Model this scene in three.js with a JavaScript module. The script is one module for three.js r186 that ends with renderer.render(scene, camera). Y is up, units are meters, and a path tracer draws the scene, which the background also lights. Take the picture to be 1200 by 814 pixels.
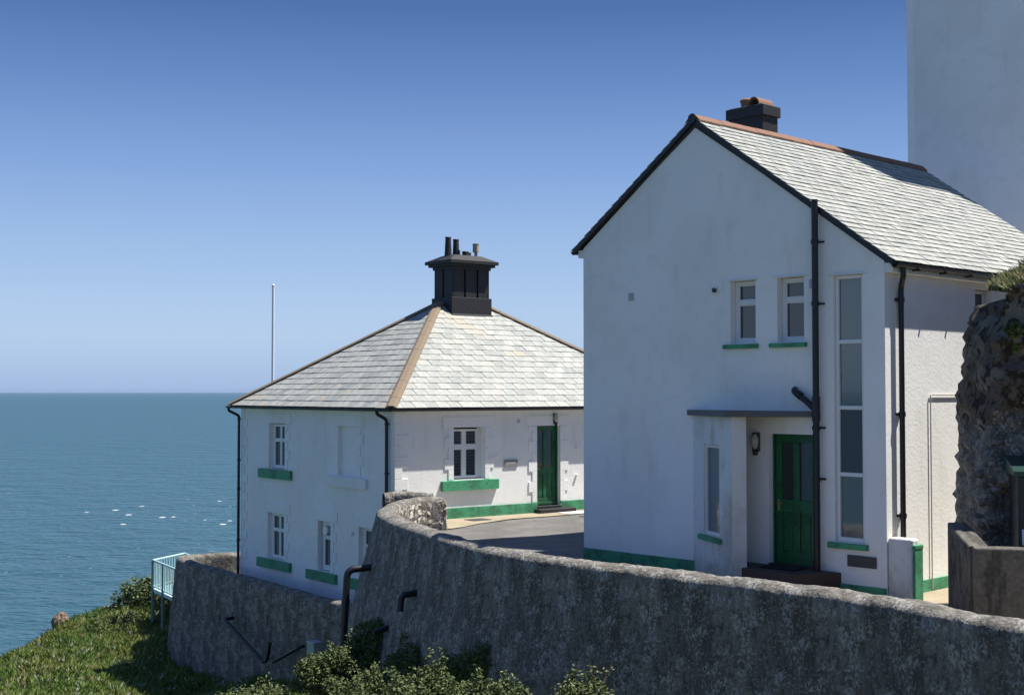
import * as THREE from 'three';
import { mergeGeometries, toCreasedNormals } from 'three/addons/utils/BufferGeometryUtils.js';
import { RoundedBoxGeometry } from 'three/addons/geometries/RoundedBoxGeometry.js';
import { ImprovedNoise } from 'three/addons/math/ImprovedNoise.js';

// ------------------------------------------------------------------ camera, sky, sun, exposure
const scene = new THREE.Scene();
const EYE = 3.05;
const camera = new THREE.PerspectiveCamera(2 * Math.atan(407 / 1550) * 180 / Math.PI, 1200 / 814, 0.1, 200000);
camera.position.set(0, EYE, 0);
camera.rotation.set(Math.atan(52 / 1550), 0, 0);
scene.add(camera);

const EXPOSURE = 1.66;
const sunElevation = 63.3 * Math.PI / 180;
const sunDir = new THREE.Vector3(0.989 * Math.cos(sunElevation), Math.sin(sunElevation), -0.147 * Math.cos(sunElevation)).normalize();
const sun = new THREE.DirectionalLight(new THREE.Color().setRGB(1, 0.955, 0.88), 5);
sun.position.copy(sunDir).multiplyScalar(90).add(new THREE.Vector3(0, 0, -28));
sun.target.position.set(0, 0, -28);
sun.castShadow = true;
sun.shadow.mapSize.set(4096, 4096);
Object.assign(sun.shadow.camera, { left: -45, right: 45, top: 45, bottom: -45, near: 1, far: 220 });
scene.add(sun, sun.target);

{ // clear summer sky: pale at the horizon, deepening with height
  const W = 512, H = 1024, data = new Float32Array(W * H * 4);
  // [elevation in degrees, sRGB]
  const stops = [[-90, 110, 135, 165], [-3, 150, 176, 216], [0, 161, 186, 224], [1.2, 174, 199, 231], [2.4, 182, 206, 236], [4, 174, 202, 236], [6.5, 157, 189, 231], [9.5, 133, 168, 221], [13, 106, 141, 199], [16.3, 82, 116, 174], [20, 78, 112, 170], [28, 76, 110, 168], [45, 75, 109, 167], [90, 74, 108, 166]];
  const lin = v => { v /= 255; return v <= 0.04045 ? v / 12.92 : ((v + 0.055) / 1.055) ** 2.4; };
  for (let j = 0; j < H; j++) {
    const e = ((j + 0.5) / H - 0.5) * 180;
    let k = 0; while (k < stops.length - 2 && e > stops[k + 1][0]) k++;
    const a = stops[k], b = stops[k + 1], t = Math.min(1, Math.max(0, (e - a[0]) / (b[0] - a[0])));
    for (let i = 0; i < W; i++) {
      const o = (j * W + i) * 4;
      for (let c = 0; c < 3; c++) data[o + c] = (lin(a[c + 1]) * (1 - t) + lin(b[c + 1]) * t) / EXPOSURE;
      data[o + 3] = 1;
    }
  }
  const sky = new THREE.DataTexture(data, W, H, THREE.RGBAFormat, THREE.FloatType);
  sky.mapping = THREE.EquirectangularReflectionMapping; sky.magFilter = THREE.LinearFilter; sky.minFilter = THREE.LinearFilter; sky.needsUpdate = true;
  scene.background = sky; scene.environment = sky;
}
const renderer = new THREE.WebGLRenderer({ antialias: true });
renderer.toneMapping = THREE.LinearToneMapping;
renderer.toneMappingExposure = EXPOSURE;
renderer.shadowMap.enabled = true;
scene.fog = new THREE.FogExp2(new THREE.Color().setRGB(0.62, 0.78, 1.0), 4.5e-6);

// ------------------------------------------------------------------ helpers
let seed = 12345;
const rnd = () => { seed |= 0; seed = seed + 0x6D2B79F5 | 0; let t = Math.imul(seed ^ seed >>> 15, 1 | seed); t = t + Math.imul(t ^ t >>> 7, 61 | t) ^ t; return ((t ^ t >>> 14) >>> 0) / 4294967296; };
const rr = (a, b) => a + (b - a) * rnd();
const V = (x, y, z) => new THREE.Vector3(x, y, z);
const perlin = new ImprovedNoise();
const noise = (x, y, z = 0) => perlin.noise(x, y, z);
const fbm3 = (x, y, z, o = 4) => { let s = 0, a = 0.5; for (let i = 0; i < o; i++) { s += a * noise(x, y, z); x *= 2.03; y *= 2.03; z *= 2.03; a *= 0.5; } return s; };
const clamp = (v, a = 0, b = 1) => Math.min(b, Math.max(a, v));
const smooth = (a, b, x) => { const t = clamp((x - a) / (b - a)); return t * t * (3 - 2 * t); };
const used = {};
function numbered(name) { const n = used[name] = (used[name] ?? -1) + 1; return n ? `${name}_${String(n).padStart(3, '0')}` : name; }
function shadows(o) { o.traverse(m => { if (m.isMesh) { m.castShadow = true; m.receiveShadow = true; } }); return o; }
function tag(o, label, category, group, kind) { o.userData = { ...o.userData, label, category }; if (group) o.userData.group = group; if (kind) o.userData.kind = kind; return o; }
function structure(o, label, kind = 'structure') { o.userData = { ...o.userData, kind }; if (label) o.userData.label = label; return o; }
function thing(name, label, category, pos = [0, 0, 0], turn = 0, group) {
  const g = new THREE.Group(); g.name = numbered(name); g.position.set(...pos); g.rotation.y = turn; scene.add(g);
  return tag(g, label, category, group);
}
// uv in metres on the dominant plane of each face
function metreUV(g0) {
  const g = g0.index ? g0.toNonIndexed() : g0;
  const p = g.attributes.position, uv = new Float32Array(p.count * 2), a = V(), b = V(), c = V(), n = V();
  for (let i = 0; i < p.count; i += 3) {
    a.fromBufferAttribute(p, i); b.fromBufferAttribute(p, i + 1); c.fromBufferAttribute(p, i + 2);
    n.copy(b).sub(a).cross(c.clone().sub(a));
    const x = Math.abs(n.x), y = Math.abs(n.y), z = Math.abs(n.z);
    for (let k = 0; k < 3; k++) {
      const q = k === 0 ? a : k === 1 ? b : c;
      const [u, v] = y >= x && y >= z ? [q.x, q.z] : x >= z ? [q.z, q.y] : [q.x, q.y];
      uv[(i + k) * 2] = u; uv[(i + k) * 2 + 1] = v;
    }
  }
  g.setAttribute('uv', new THREE.BufferAttribute(uv, 2));
  return g;
}
function clean(g) { g = g.index ? g.toNonIndexed() : g.clone(); for (const k of Object.keys(g.attributes)) if (!['position', 'normal', 'uv', 'color'].includes(k)) g.deleteAttribute(k); if (!g.attributes.normal) g.computeVertexNormals(); if (!g.attributes.uv) g.setAttribute('uv', new THREE.BufferAttribute(new Float32Array(g.attributes.position.count * 2), 2)); return g; }
const merge = list => list.length === 1 ? clean(list[0]) : mergeGeometries(list.map(clean));
function mesh(name, geo, mat, parent, raw) {
  const list = Array.isArray(geo) ? geo : [geo];
  const g = raw ? merge(list) : metreUV(merge(list));
  const m = new THREE.Mesh(g, mat); m.name = parent === scene ? numbered(name) : name; parent.add(m); return shadows(m);
}
function part(name, parent, pos = [0, 0, 0], turn = 0) { const g = new THREE.Group(); g.name = name; g.position.set(...pos); g.rotation.y = turn; parent.add(g); return g; }
// box from extents, edges rounded by r
function box(x0, x1, y0, y1, z0, z1, r = 0.006) {
  const w = Math.abs(x1 - x0), h = Math.abs(y1 - y0), d = Math.abs(z1 - z0);
  const rad = Math.min(r, w / 2.2, h / 2.2, d / 2.2);
  const g = rad > 0 ? new RoundedBoxGeometry(w, h, d, 1, rad) : new THREE.BoxGeometry(w, h, d);
  return g.translate((x0 + x1) / 2, (y0 + y1) / 2, (z0 + z1) / 2);
}
function cyl(a, b, r0, r1 = r0, seg = 14) {
  const d = b.clone().sub(a), g = new THREE.CylinderGeometry(r1, r0, d.length(), seg);
  g.applyQuaternion(new THREE.Quaternion().setFromUnitVectors(V(0, 1, 0), d.clone().normalize()));
  return g.translate((a.x + b.x) / 2, (a.y + b.y) / 2, (a.z + b.z) / 2);
}
function pipe(points, r, seg = 10, corner = 0.08) { // bent pipe with rounded elbows
  const path = new THREE.CurvePath();
  let last = points[0].clone();
  for (let i = 1; i < points.length - 1; i++) {
    const p = points[i], d0 = p.clone().sub(points[i - 1]), d1 = points[i + 1].clone().sub(p);
    const c = Math.min(corner, d0.length() / 2.1, d1.length() / 2.1);
    const a = p.clone().addScaledVector(d0.normalize(), -c), b = p.clone().addScaledVector(d1.normalize(), c);
    path.add(new THREE.LineCurve3(last, a)); path.add(new THREE.QuadraticBezierCurve3(a, p, b)); last = b;
  }
  path.add(new THREE.LineCurve3(last, points[points.length - 1].clone()));
  const rings = [];
  for (const c of path.curves) { const n = c.isLineCurve3 ? 2 : 6; for (let i = rings.length ? 1 : 0; i <= n; i++) rings.push(c.getPoint(i / n)); }
  const cr = { getPointAt: t => rings[Math.round(t * (rings.length - 1))], getPoint: t => rings[Math.round(t * (rings.length - 1))] };
  const curve = new THREE.Curve(); curve.getPoint = cr.getPoint; curve.getPointAt = cr.getPointAt;
  curve.getTangentAt = t => { const i = Math.round(t * (rings.length - 1)), a = rings[Math.max(0, i - 1)], b = rings[Math.min(rings.length - 1, i + 1)]; return b.clone().sub(a).normalize(); };
  curve.getTangent = curve.getTangentAt;
  const tube = new THREE.TubeGeometry(curve, rings.length - 1, r, seg, false);
  const caps = [[rings[0], rings[1]], [rings[rings.length - 1], rings[rings.length - 2]]].map(([e, f]) => cyl(e.clone(), e.clone().addScaledVector(f.clone().sub(e).normalize(), 0.004), r * 0.995, r * 0.995, seg));
  return merge([tube, ...caps]);
}
// wall panel in x,y with rectangular holes, thickness towards -z from z = front
function panel(outline, holes, front, thick) {
  const s = new THREE.Shape(outline.map(p => new THREE.Vector2(...p)));
  for (const [x0, x1, y0, y1] of holes) { const h = new THREE.Path(); h.moveTo(x0, y0); h.lineTo(x0, y1); h.lineTo(x1, y1); h.lineTo(x1, y0); h.closePath(); s.holes.push(h); }
  return new THREE.ExtrudeGeometry(s, { depth: thick, bevelEnabled: false }).translate(0, 0, front - thick);
}
// sweep a closed or open ring list: rows[i][j] = Vector3
function grid(rows, closeV = false, uvs) {
  const n = rows.length, m = rows[0].length, pos = [], uv = [], idx = [];
  for (let i = 0; i < n; i++) for (let j = 0; j < m; j++) { pos.push(rows[i][j].x, rows[i][j].y, rows[i][j].z); const q = uvs ? uvs[i][j] : [0, 0]; uv.push(q[0], q[1]); }
  for (let i = 0; i < n - 1; i++) for (let j = 0; j < (closeV ? m : m - 1); j++) { const a = i * m + j, b = i * m + (j + 1) % m, c = (i + 1) * m + j, d = (i + 1) * m + (j + 1) % m; idx.push(a, c, b, b, c, d); }
  const g = new THREE.BufferGeometry(); g.setAttribute('position', new THREE.Float32BufferAttribute(pos, 3)); g.setAttribute('uv', new THREE.Float32BufferAttribute(uv, 2)); g.setIndex(idx); g.computeVertexNormals(); return g;
}
// irregular stone
function stoneGeo(w, h, d, s) {
  const g = new THREE.IcosahedronGeometry(1, 1), p = g.attributes.position;
  for (let i = 0; i < p.count; i++) {
    let x = p.getX(i), y = p.getY(i), z = p.getZ(i);
    const q = 1 + 0.5 * noise(x * 1.3 + s, y * 1.3, z * 1.3);
    const k = v => Math.sign(v) * Math.pow(Math.abs(v), 0.7);
    p.setXYZ(i, k(x) * q * w, k(y) * q * h, k(z) * q * d);
  }
  g.computeVertexNormals(); return g;
}

// ------------------------------------------------------------------ textures (colour, grain and relief only)
function hash2(i, j, s) { let h = Math.imul(i, 374761393) + Math.imul(j, 668265263) + Math.imul(s, 2147483647 - 91) | 0; h = Math.imul(h ^ h >>> 13, 1274126177); return ((h ^ h >>> 16) >>> 0) / 4294967296; }
function vnoise(x, y, p, s) { // tileable value noise with period p
  const i = Math.floor(x), j = Math.floor(y), f = x - i, g = y - j, u = f * f * (3 - 2 * f), v = g * g * (3 - 2 * g);
  const w = (a, b) => hash2(((a % p) + p) % p, ((b % p) + p) % p, s);
  return (w(i, j) * (1 - u) + w(i + 1, j) * u) * (1 - v) + (w(i, j + 1) * (1 - u) + w(i + 1, j + 1) * u) * v;
}
function tfbm(u, v, p, o, s, sx = 1, sy = 1) { let r = 0, a = 0.5, n = 0; for (let k = 0; k < o; k++) { r += a * vnoise(u * p * sx, v * p * sy, p * Math.max(sx, sy), s + k); n += a; a *= 0.5; p *= 2; } return r / n; }
function texture(size, tile, fn, srgb, tileY = tile) {
  const d = new Uint8Array(size * size * 4);
  for (let j = 0; j < size; j++) for (let i = 0; i < size; i++) { const c = fn(i / size, j / size), o = (j * size + i) * 4; const q = Array.isArray(c) ? c : [c, c, c]; for (let k = 0; k < 3; k++) d[o + k] = clamp(q[k]) * 255; d[o + 3] = 255; }
  const t = new THREE.DataTexture(d, size, size); t.wrapS = t.wrapT = THREE.RepeatWrapping; t.magFilter = THREE.LinearFilter; t.minFilter = THREE.LinearMipmapLinearFilter; t.generateMipmaps = true;
  if (srgb) t.colorSpace = THREE.SRGBColorSpace; t.repeat.set(1 / tile, 1 / tileY); t.needsUpdate = true; return t;
}
const mixc = (a, b, t) => a.map((v, i) => v + (b[i] - v) * clamp(t));
const T = {};
T.stuccoBump = texture(512, 1.6, (u, v) => 0.2 * tfbm(u, v, 8, 3, 1) + 0.8 * tfbm(u, v, 48, 3, 7));
T.stucco = texture(1024, 5.2, (u, v) => {
  const a = tfbm(u, v, 4, 5, 11), b = tfbm(u, v, 30, 4, 23), st = tfbm(u, v, 6, 4, 31, 6, 1);
  let c = mixc([0.938, 0.938, 0.93], [0.918, 0.916, 0.902], smooth(0.4, 0.7, a));
  c = mixc(c, [0.80, 0.79, 0.755], 0.2 * smooth(0.56, 0.8, st) * smooth(0.4, 0.65, a));
  return mixc(c, [0.80, 0.79, 0.77], 0.12 * smooth(0.55, 0.8, b));
}, true);
T.grime = texture(1024, 3.1, (u, v) => { // weathered, algae-stained render of the porch
  const a = tfbm(u, v, 4, 6, 51), b = tfbm(u, v, 5, 6, 63, 3, 1), d = tfbm(u, v, 40, 3, 77);
  let c = mixc([0.87, 0.87, 0.86], [0.70, 0.685, 0.64], 0.85 * smooth(0.42, 0.70, 0.65 * a + 0.35 * b));
  return mixc(c, [0.55, 0.545, 0.49], 0.4 * smooth(0.58, 0.8, d) * smooth(0.45, 0.7, a));
}, true);
const speck = (u, v) => tfbm(u, v, 64, 4, 111);
const roughcast = crust => (u, v) => { // weathered roughcast: dark algae, lime bloom, and a crust of pale lichen grains
  const a = tfbm(u, v, 5, 6, 101), b = speck(u, v), c0 = tfbm(u, v, 30, 5, 121), st = tfbm(u, v, 9, 5, 131, 3, 1);
  let c = mixc([0.37, 0.355, 0.33], [0.45, 0.435, 0.405], smooth(0.3, 0.7, a));
  c = mixc(c, [0.24, 0.225, 0.20], 0.75 * smooth(0.46, 0.68, 0.6 * c0 + 0.4 * b));
  c = mixc(c, [0.24, 0.225, 0.20], 0.55 * smooth(0.5, 0.72, st));
  c = mixc(c, [0.60, 0.59, 0.56], 0.6 * smooth(0.60 - crust * 0.14, 0.78 - crust * 0.16, b));
  return mixc(c, [0.66, 0.655, 0.64], 0.6 * smooth(0.58 - crust * 0.3, 0.74 - crust * 0.2, tfbm(u, v, 8, 6, 141)) * smooth(0.4, 0.62, b));
};
T.rough = texture(1024, 1.7, roughcast(0.42), true);
T.roughBump = texture(1024, 1.7, (u, v) => 0.4 * tfbm(u, v, 30, 3, 121) + 0.6 * speck(u, v));
T.slateGrain = texture(512, 1.5, (u, v) => { const a = tfbm(u, v, 12, 4, 201, 1, 1), b = tfbm(u, v, 50, 2, 211); const k = 0.91 + 0.24 * (a - 0.3) + 0.16 * (b - 0.5); return [k, k, k * 0.985]; }, true);
T.asphalt = texture(512, 2, (u, v) => { const k = 0.325 + 0.15 * tfbm(u, v, 90, 2, 301) + 0.12 * (tfbm(u, v, 5, 4, 311) - 0.5); return [k, k * 0.975, k * 0.935]; }, true);
T.sand = texture(512, 2.5, (u, v) => { const a = tfbm(u, v, 6, 5, 321), b = tfbm(u, v, 70, 2, 331); return mixc([0.66, 0.61, 0.52], [0.52, 0.475, 0.40], 0.7 * a + 0.5 * (b - 0.4)); }, true);
T.soil = texture(512, 3, (u, v) => { const a = tfbm(u, v, 7, 5, 341), b = tfbm(u, v, 50, 3, 351); let c = mixc([0.26, 0.30, 0.12], [0.36, 0.34, 0.16], smooth(0.35, 0.65, a)); return mixc(c, [0.30, 0.24, 0.15], smooth(0.55, 0.75, b)); }, true);
T.rock = texture(1024, 3, (u, v) => { const a = tfbm(u, v, 5, 5, 361, 1, 2), b = tfbm(u, v, 30, 4, 371); let c = mixc([0.33, 0.30, 0.265], [0.45, 0.42, 0.375], smooth(0.35, 0.65, a)); c = mixc(c, [0.16, 0.135, 0.11], smooth(0.5, 0.7, b)); return mixc(c, [0.50, 0.48, 0.44], 0.45 * smooth(0.6, 0.8, tfbm(u, v, 70, 4, 381))); }, true);
T.rockBump = texture(512, 1.4, (u, v) => 0.6 * tfbm(u, v, 8, 4, 391, 1, 2) + 0.4 * tfbm(u, v, 40, 3, 395));
T.concrete = texture(512, 2.2, (u, v) => { const a = tfbm(u, v, 5, 5, 401), b = tfbm(u, v, 60, 2, 411), s = tfbm(u, v, 6, 4, 421, 4, 1); const k = 0.36 + 0.12 * (a - 0.5) + 0.12 * (b - 0.5) - 0.12 * smooth(0.55, 0.75, s); return [k, k * 0.96, k * 0.89]; }, true);
T.paint = texture(512, 1.3, (u, v) => { const a = tfbm(u, v, 5, 5, 441), b = tfbm(u, v, 40, 3, 451); const k = 0.97 - 0.16 * smooth(0.45, 0.75, a) - 0.22 * smooth(0.62, 0.78, b); return [k + 0.04 * a, k, k]; }, true);
T.fine = texture(256, 0.6, (u, v) => tfbm(u, v, 40, 3, 431));
T.wave = texture(2048, 420, (u, v) => {
  const w = tfbm(u, v, 14, 3, 501), s = tfbm(u, v, 40, 4, 511), f = tfbm(u, v, 150, 3, 521);
  const g = tfbm(u, v, 5, 3, 531); return 0.25 * g + 0.33 * w + 0.27 * s + 0.15 * f;
}, false, 260);

const std = (o) => new THREE.MeshStandardMaterial({ roughness: 0.85, metalness: 0, ...o });
const rgb = (r, g, b) => new THREE.Color().setRGB(r, g, b);
const M = {
  stucco: std({ map: T.stucco, bumpMap: T.stuccoBump, bumpScale: 0.0035, roughness: 0.9 }),
  trimWhite: std({ color: rgb(0.97, 0.97, 0.97), map: T.stucco, bumpMap: T.fine, bumpScale: 0.003, roughness: 0.8 }),
  grime: std({ map: T.grime, bumpMap: T.stuccoBump, bumpScale: 0.012, roughness: 0.92 }),
  frameWhite: std({ color: rgb(0.74, 0.75, 0.75), roughness: 0.45 }),
  green: std({ color: rgb(0.065, 0.335, 0.17), map: T.paint, bumpMap: T.stuccoBump, bumpScale: 0.004, roughness: 0.6 }),
  greenGloss: std({ color: rgb(0.014, 0.135, 0.05), map: T.paint, bumpMap: T.fine, bumpScale: 0.0008, roughness: 0.38 }),
  black: std({ color: rgb(0.012, 0.012, 0.014), roughness: 0.42 }),
  blackPaint: std({ color: rgb(0.016, 0.016, 0.018), bumpMap: T.stuccoBump, bumpScale: 0.008, roughness: 0.6 }),
  lead: std({ color: rgb(0.10, 0.105, 0.11), bumpMap: T.fine, bumpScale: 0.002, roughness: 0.6 }),
  deck: std({ color: rgb(0.05, 0.05, 0.05) }),
  terracotta: std({ color: rgb(0.21, 0.105, 0.065), bumpMap: T.fine, bumpScale: 0.003, roughness: 0.85 }),
  hip: std({ color: rgb(0.205, 0.155, 0.105), bumpMap: T.fine, bumpScale: 0.003, roughness: 0.9 }),
  glass: new THREE.MeshPhysicalMaterial({ color: rgb(0.035, 0.042, 0.045), roughness: 0.05, ior: 1.75, metalness: 0 }),
  paleGlass: new THREE.MeshPhysicalMaterial({ color: rgb(0.10, 0.125, 0.125), roughness: 0.05, ior: 1.9, metalness: 0 }),
  pane: new THREE.MeshPhysicalMaterial({ color: rgb(1, 1, 1), transmission: 1, roughness: 0.02, thickness: 0, ior: 1.5 }),
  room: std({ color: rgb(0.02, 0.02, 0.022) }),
  blind: std({ color: rgb(0.25, 0.25, 0.24), roughness: 0.7 }),
  plaque: std({ color: rgb(0.06, 0.06, 0.062), bumpMap: T.fine, bumpScale: 0.001, roughness: 0.55 }),
  slateSign: std({ color: rgb(0.22, 0.22, 0.23), roughness: 0.6 }),
  brass: std({ color: rgb(0.6, 0.45, 0.2), metalness: 1, roughness: 0.35 }),
  opal: std({ color: rgb(0.45, 0.44, 0.38), roughness: 0.3 }),
  lampDark: std({ color: rgb(0.04, 0.04, 0.04), roughness: 0.5 }),
  rough: std({ map: T.rough, bumpMap: T.roughBump, bumpScale: 0.02, roughness: 0.95 }),
  asphalt: std({ map: T.asphalt, bumpMap: T.fine, bumpScale: 0.004, roughness: 0.9 }),
  sand: std({ map: T.sand, bumpMap: T.fine, bumpScale: 0.004, roughness: 0.9 }),
  soil: std({ map: T.soil, bumpMap: T.rockBump, bumpScale: 0.05, roughness: 1 }),
  rock: std({ map: T.rock, bumpMap: T.rockBump, bumpScale: 0.06, roughness: 0.95 }),
  concrete: std({ map: T.concrete, bumpMap: T.fine, bumpScale: 0.003, roughness: 0.9 }),
  brick: std({ color: rgb(0.085, 0.055, 0.042), bumpMap: T.fine, bumpScale: 0.003, roughness: 0.8 }),
  rubber: std({ color: rgb(0.012, 0.012, 0.012), roughness: 0.95 }),
  markWhite: std({ color: rgb(0.72, 0.70, 0.66), bumpMap: T.fine, bumpScale: 0.002 }),
  bin: std({ color: rgb(0.006, 0.018, 0.015), roughness: 0.45 }),
  railBlue: std({ color: rgb(0.42, 0.60, 0.62), roughness: 0.5 }),
  railDark: std({ color: rgb(0.10, 0.20, 0.22), roughness: 0.5 }),
  pole: std({ color: rgb(0.75, 0.75, 0.74), roughness: 0.4 }),
  cableGrey: std({ color: rgb(0.5, 0.49, 0.47), roughness: 0.6 }),
  cowl: std({ color: rgb(0.38, 0.33, 0.25), roughness: 0.6 }),
  foam: std({ color: rgb(0.42, 0.45, 0.47), roughness: 0.9 }),
  sea: new THREE.MeshPhysicalMaterial({ color: rgb(0.024, 0.078, 0.102), roughness: 0.28, ior: 1.33, bumpMap: T.wave, bumpScale: 11 }),
};
// one wall lamp: bulkhead with a dark back, an opal glass and a lower knob
function wallLamp(parent, pos, turn) {
  const g = part('wall_lamp', parent, pos, turn);
  mesh('lamp_back', box(-0.075, 0.075, -0.16, 0.14, 0.0, 0.045, 0.03), M.lampDark, g);
  const s = new THREE.SphereGeometry(1, 16, 12).scale(0.06, 0.125, 0.075).translate(0, 0.0, 0.05);
  mesh('lamp_glass', s, M.opal, g);
  mesh('lamp_sensor', cyl(V(0, -0.22, 0.045), V(0, -0.16, 0.045), 0.035, 0.045), M.lampDark, g);
  return g;
}
// ------------------------------------------------------------------ slates: every slate is a thin wedge laid on a roof slope
const slateTones = [[0.34, 0.355, 0.34], [0.365, 0.375, 0.356], [0.315, 0.328, 0.318], [0.385, 0.39, 0.37], [0.345, 0.35, 0.33], [0.40, 0.402, 0.38], [0.295, 0.307, 0.30], [0.355, 0.365, 0.355]];
const stainTones = [[0.40, 0.365, 0.305], [0.41, 0.385, 0.335], [0.395, 0.38, 0.345]];
const slateMats = [...slateTones, ...stainTones].map(c => std({ color: rgb(...c), map: T.slateGrain, bumpMap: T.fine, bumpScale: 0.002, roughness: 0.62 }));
const slateMerged = std({ color: rgb(1, 1, 1), vertexColors: true, map: T.slateGrain, bumpMap: T.fine, bumpScale: 0.002, roughness: 0.62 });
function clipPoly(poly, hp) { // half planes [a,b,c]: a*u+b*v+c >= 0
  for (const [a, b, c] of hp) {
    const out = [];
    for (let i = 0; i < poly.length; i++) {
      const p = poly[i], q = poly[(i + 1) % poly.length], dp = a * p[0] + b * p[1] + c, dq = a * q[0] + b * q[1] + c;
      if (dp >= 0) out.push(p);
      if (dp * dq < 0) { const t = dp / (dp - dq); out.push([p[0] + (q[0] - p[0]) * t, p[1] + (q[1] - p[1]) * t]); }
    }
    poly = out; if (poly.length < 3) return null;
  }
  return poly;
}
function slatePrism(poly, v0, len, k, t) { // poly in slope u,v; tail at v0 rides proud by k
  const top = poly.map(([u, v]) => V(u, v, 0.004 + k * (1 - (v - v0) / len) + t)), bot = top.map(p => V(p.x, p.y, p.z - t)), tri = [];
  for (let i = 1; i < poly.length - 1; i++) { tri.push(top[0], top[i], top[i + 1]); tri.push(bot[0], bot[i + 1], bot[i]); }
  for (let i = 0; i < poly.length; i++) { const j = (i + 1) % poly.length; tri.push(bot[i], bot[j], top[j], bot[i], top[j], top[i]); }
  const g = new THREE.BufferGeometry().setFromPoints(tri); g.computeVertexNormals(); return g;
}
// O origin on the eave, U along, Vd up the slope; limits are half planes in (u, v)
function slateSlope({ O, U, Vd, length, height, limits, w, e, parent, keep, stain, seedNo }) {
  seed = seedNo;
  const N = U.clone().cross(Vd).normalize(), basis = new THREE.Matrix4().makeBasis(U, Vd, N).setPosition(O);
  const list = [], len = e * 1.25, k = 0.018, t = 0.011, full = slatePrism([[0.006, 0], [w - 0.006, 0], [w - 0.006, len], [0.006, len]], 0, len, k, t);
  const fullUV = metreUV(clean(full));
  const rows = Math.ceil(height / e);
  for (let r = 0; r < rows; r++) for (let c = -1; c <= length / w + 1; c++) {
    const u = c * w + (r % 2 ? w / 2 : 0) + rr(-0.006, 0.006), v = r * e + rr(-0.006, 0.006);
    const rect = [[u + 0.006, v], [u + w - 0.006, v], [u + w - 0.006, v + len], [u + 0.006, v + len]];
    const poly = clipPoly(rect, limits);
    const tone = Math.floor(rnd() * slateTones.length), st = stain ? stain(u + w / 2, v + e / 2) : 0;
    const m = rnd() < st ? slateTones.length + Math.floor(rnd() * stainTones.length) : tone;
    const lift = rr(0, 0.007), tw = rr(-0.008, 0.008);
    if (!poly) continue;
    let area = 0; for (let i = 0; i < poly.length; i++) { const a = poly[i], b = poly[(i + 1) % poly.length]; area += a[0] * b[1] - a[1] * b[0]; }
    if (Math.abs(area) / 2 < 0.1 * w * e) continue;
    const whole = Math.abs(area) / 2 > 0.999 * (w - 0.012) * len;
    const P = O.clone().addScaledVector(U, u + w / 2).addScaledVector(Vd, v);
    list.push({ u, v, poly, m, lift, tw, whole, P });
  }
  const chosen = new Set(keep ? keep(list) : []);
  const rest = [];
  for (const s of list) {
    if (chosen.has(s)) {
      const g = s.whole ? fullUV : metreUV(slatePrism(s.poly.map(([a, b]) => [a - s.u, b - s.v]), 0, len, k, t));
      const me = new THREE.Mesh(g, slateMats[s.m]); me.name = 'slate';
      const mt = basis.clone().multiply(new THREE.Matrix4().makeTranslation(s.u, s.v, s.lift)).multiply(new THREE.Matrix4().makeRotationZ(s.tw));
      mt.decompose(me.position, me.quaternion, me.scale); parent.add(shadows(me));
    } else {
      const g = slatePrism(s.poly, s.v, len, k, t).translate(0, 0, s.lift), n = g.attributes.position.count, col = new Float32Array(n * 3);
      const c = [...slateTones, ...stainTones][s.m]; for (let i = 0; i < n; i++) col.set(c, i * 3);
      const gu = metreUV(g); gu.setAttribute('color', new THREE.BufferAttribute(col, 3)); gu.applyMatrix4(basis); rest.push(gu);
    }
  }
  return rest;
}
// ------------------------------------------------------------------ sea, hillside, yard
const SEA = -57;
{
  const g = new THREE.PlaneGeometry(240000, 240000).rotateX(-Math.PI / 2).translate(0, SEA, -60000);
  structure(mesh('sea', g, M.sea, scene), 'blue green choppy sea reaching the horizon');
}
// thin-plate surface through surveyed points [x, distance, height]
const survey = [[0, 0, 1.2], [5, 8, -0.3], [3.2, 13.5, -1.2], [0.5, 18, -2.2], [-1.5, 23, -3.0], [-3.9, 29, -3.9], [-5, 33.5, -4.6], [-6.6, 37, -5.0], [-11, 42.7, -5.45], [-11.5, 44.5, -5.1], [-12.4, 46.5, -4.95],
  [-15.2, 50, -5.25], [-16.8, 50, -6.1], [-17, 44, -6.0], [-11.6, 30, -5.1], [-14.7, 38, -5.75], [-11.0, 38, -5.75], [-9.6, 38, -5.75], [-8.6, 33.5, -5.35], [-6.8, 31, -4.9], [-13.8, 43, -5.3], [-7, 26, -4.2], [-4, 21, -2.9], [-6, 15, -2.2], [-12, 20, -3.7], [-19.5, 52, -8.6], [-22, 42, -9.0], [-15, 58, -8.6], [-10, 56, -7.5], [-18, 30, -6.2], [-18, 18, -5.2],
  [5, 20, -2.5], [5, 30, -3.2], [0, 40, -3.8], [-5, 46, -4.5], [4, 50, -6], [12, 20, -2.5], [12, 8, 0], [-10, 0, -1.5], [10, -8, 2.5], [-8, -10, 0], [14, 40, -4]];
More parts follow.
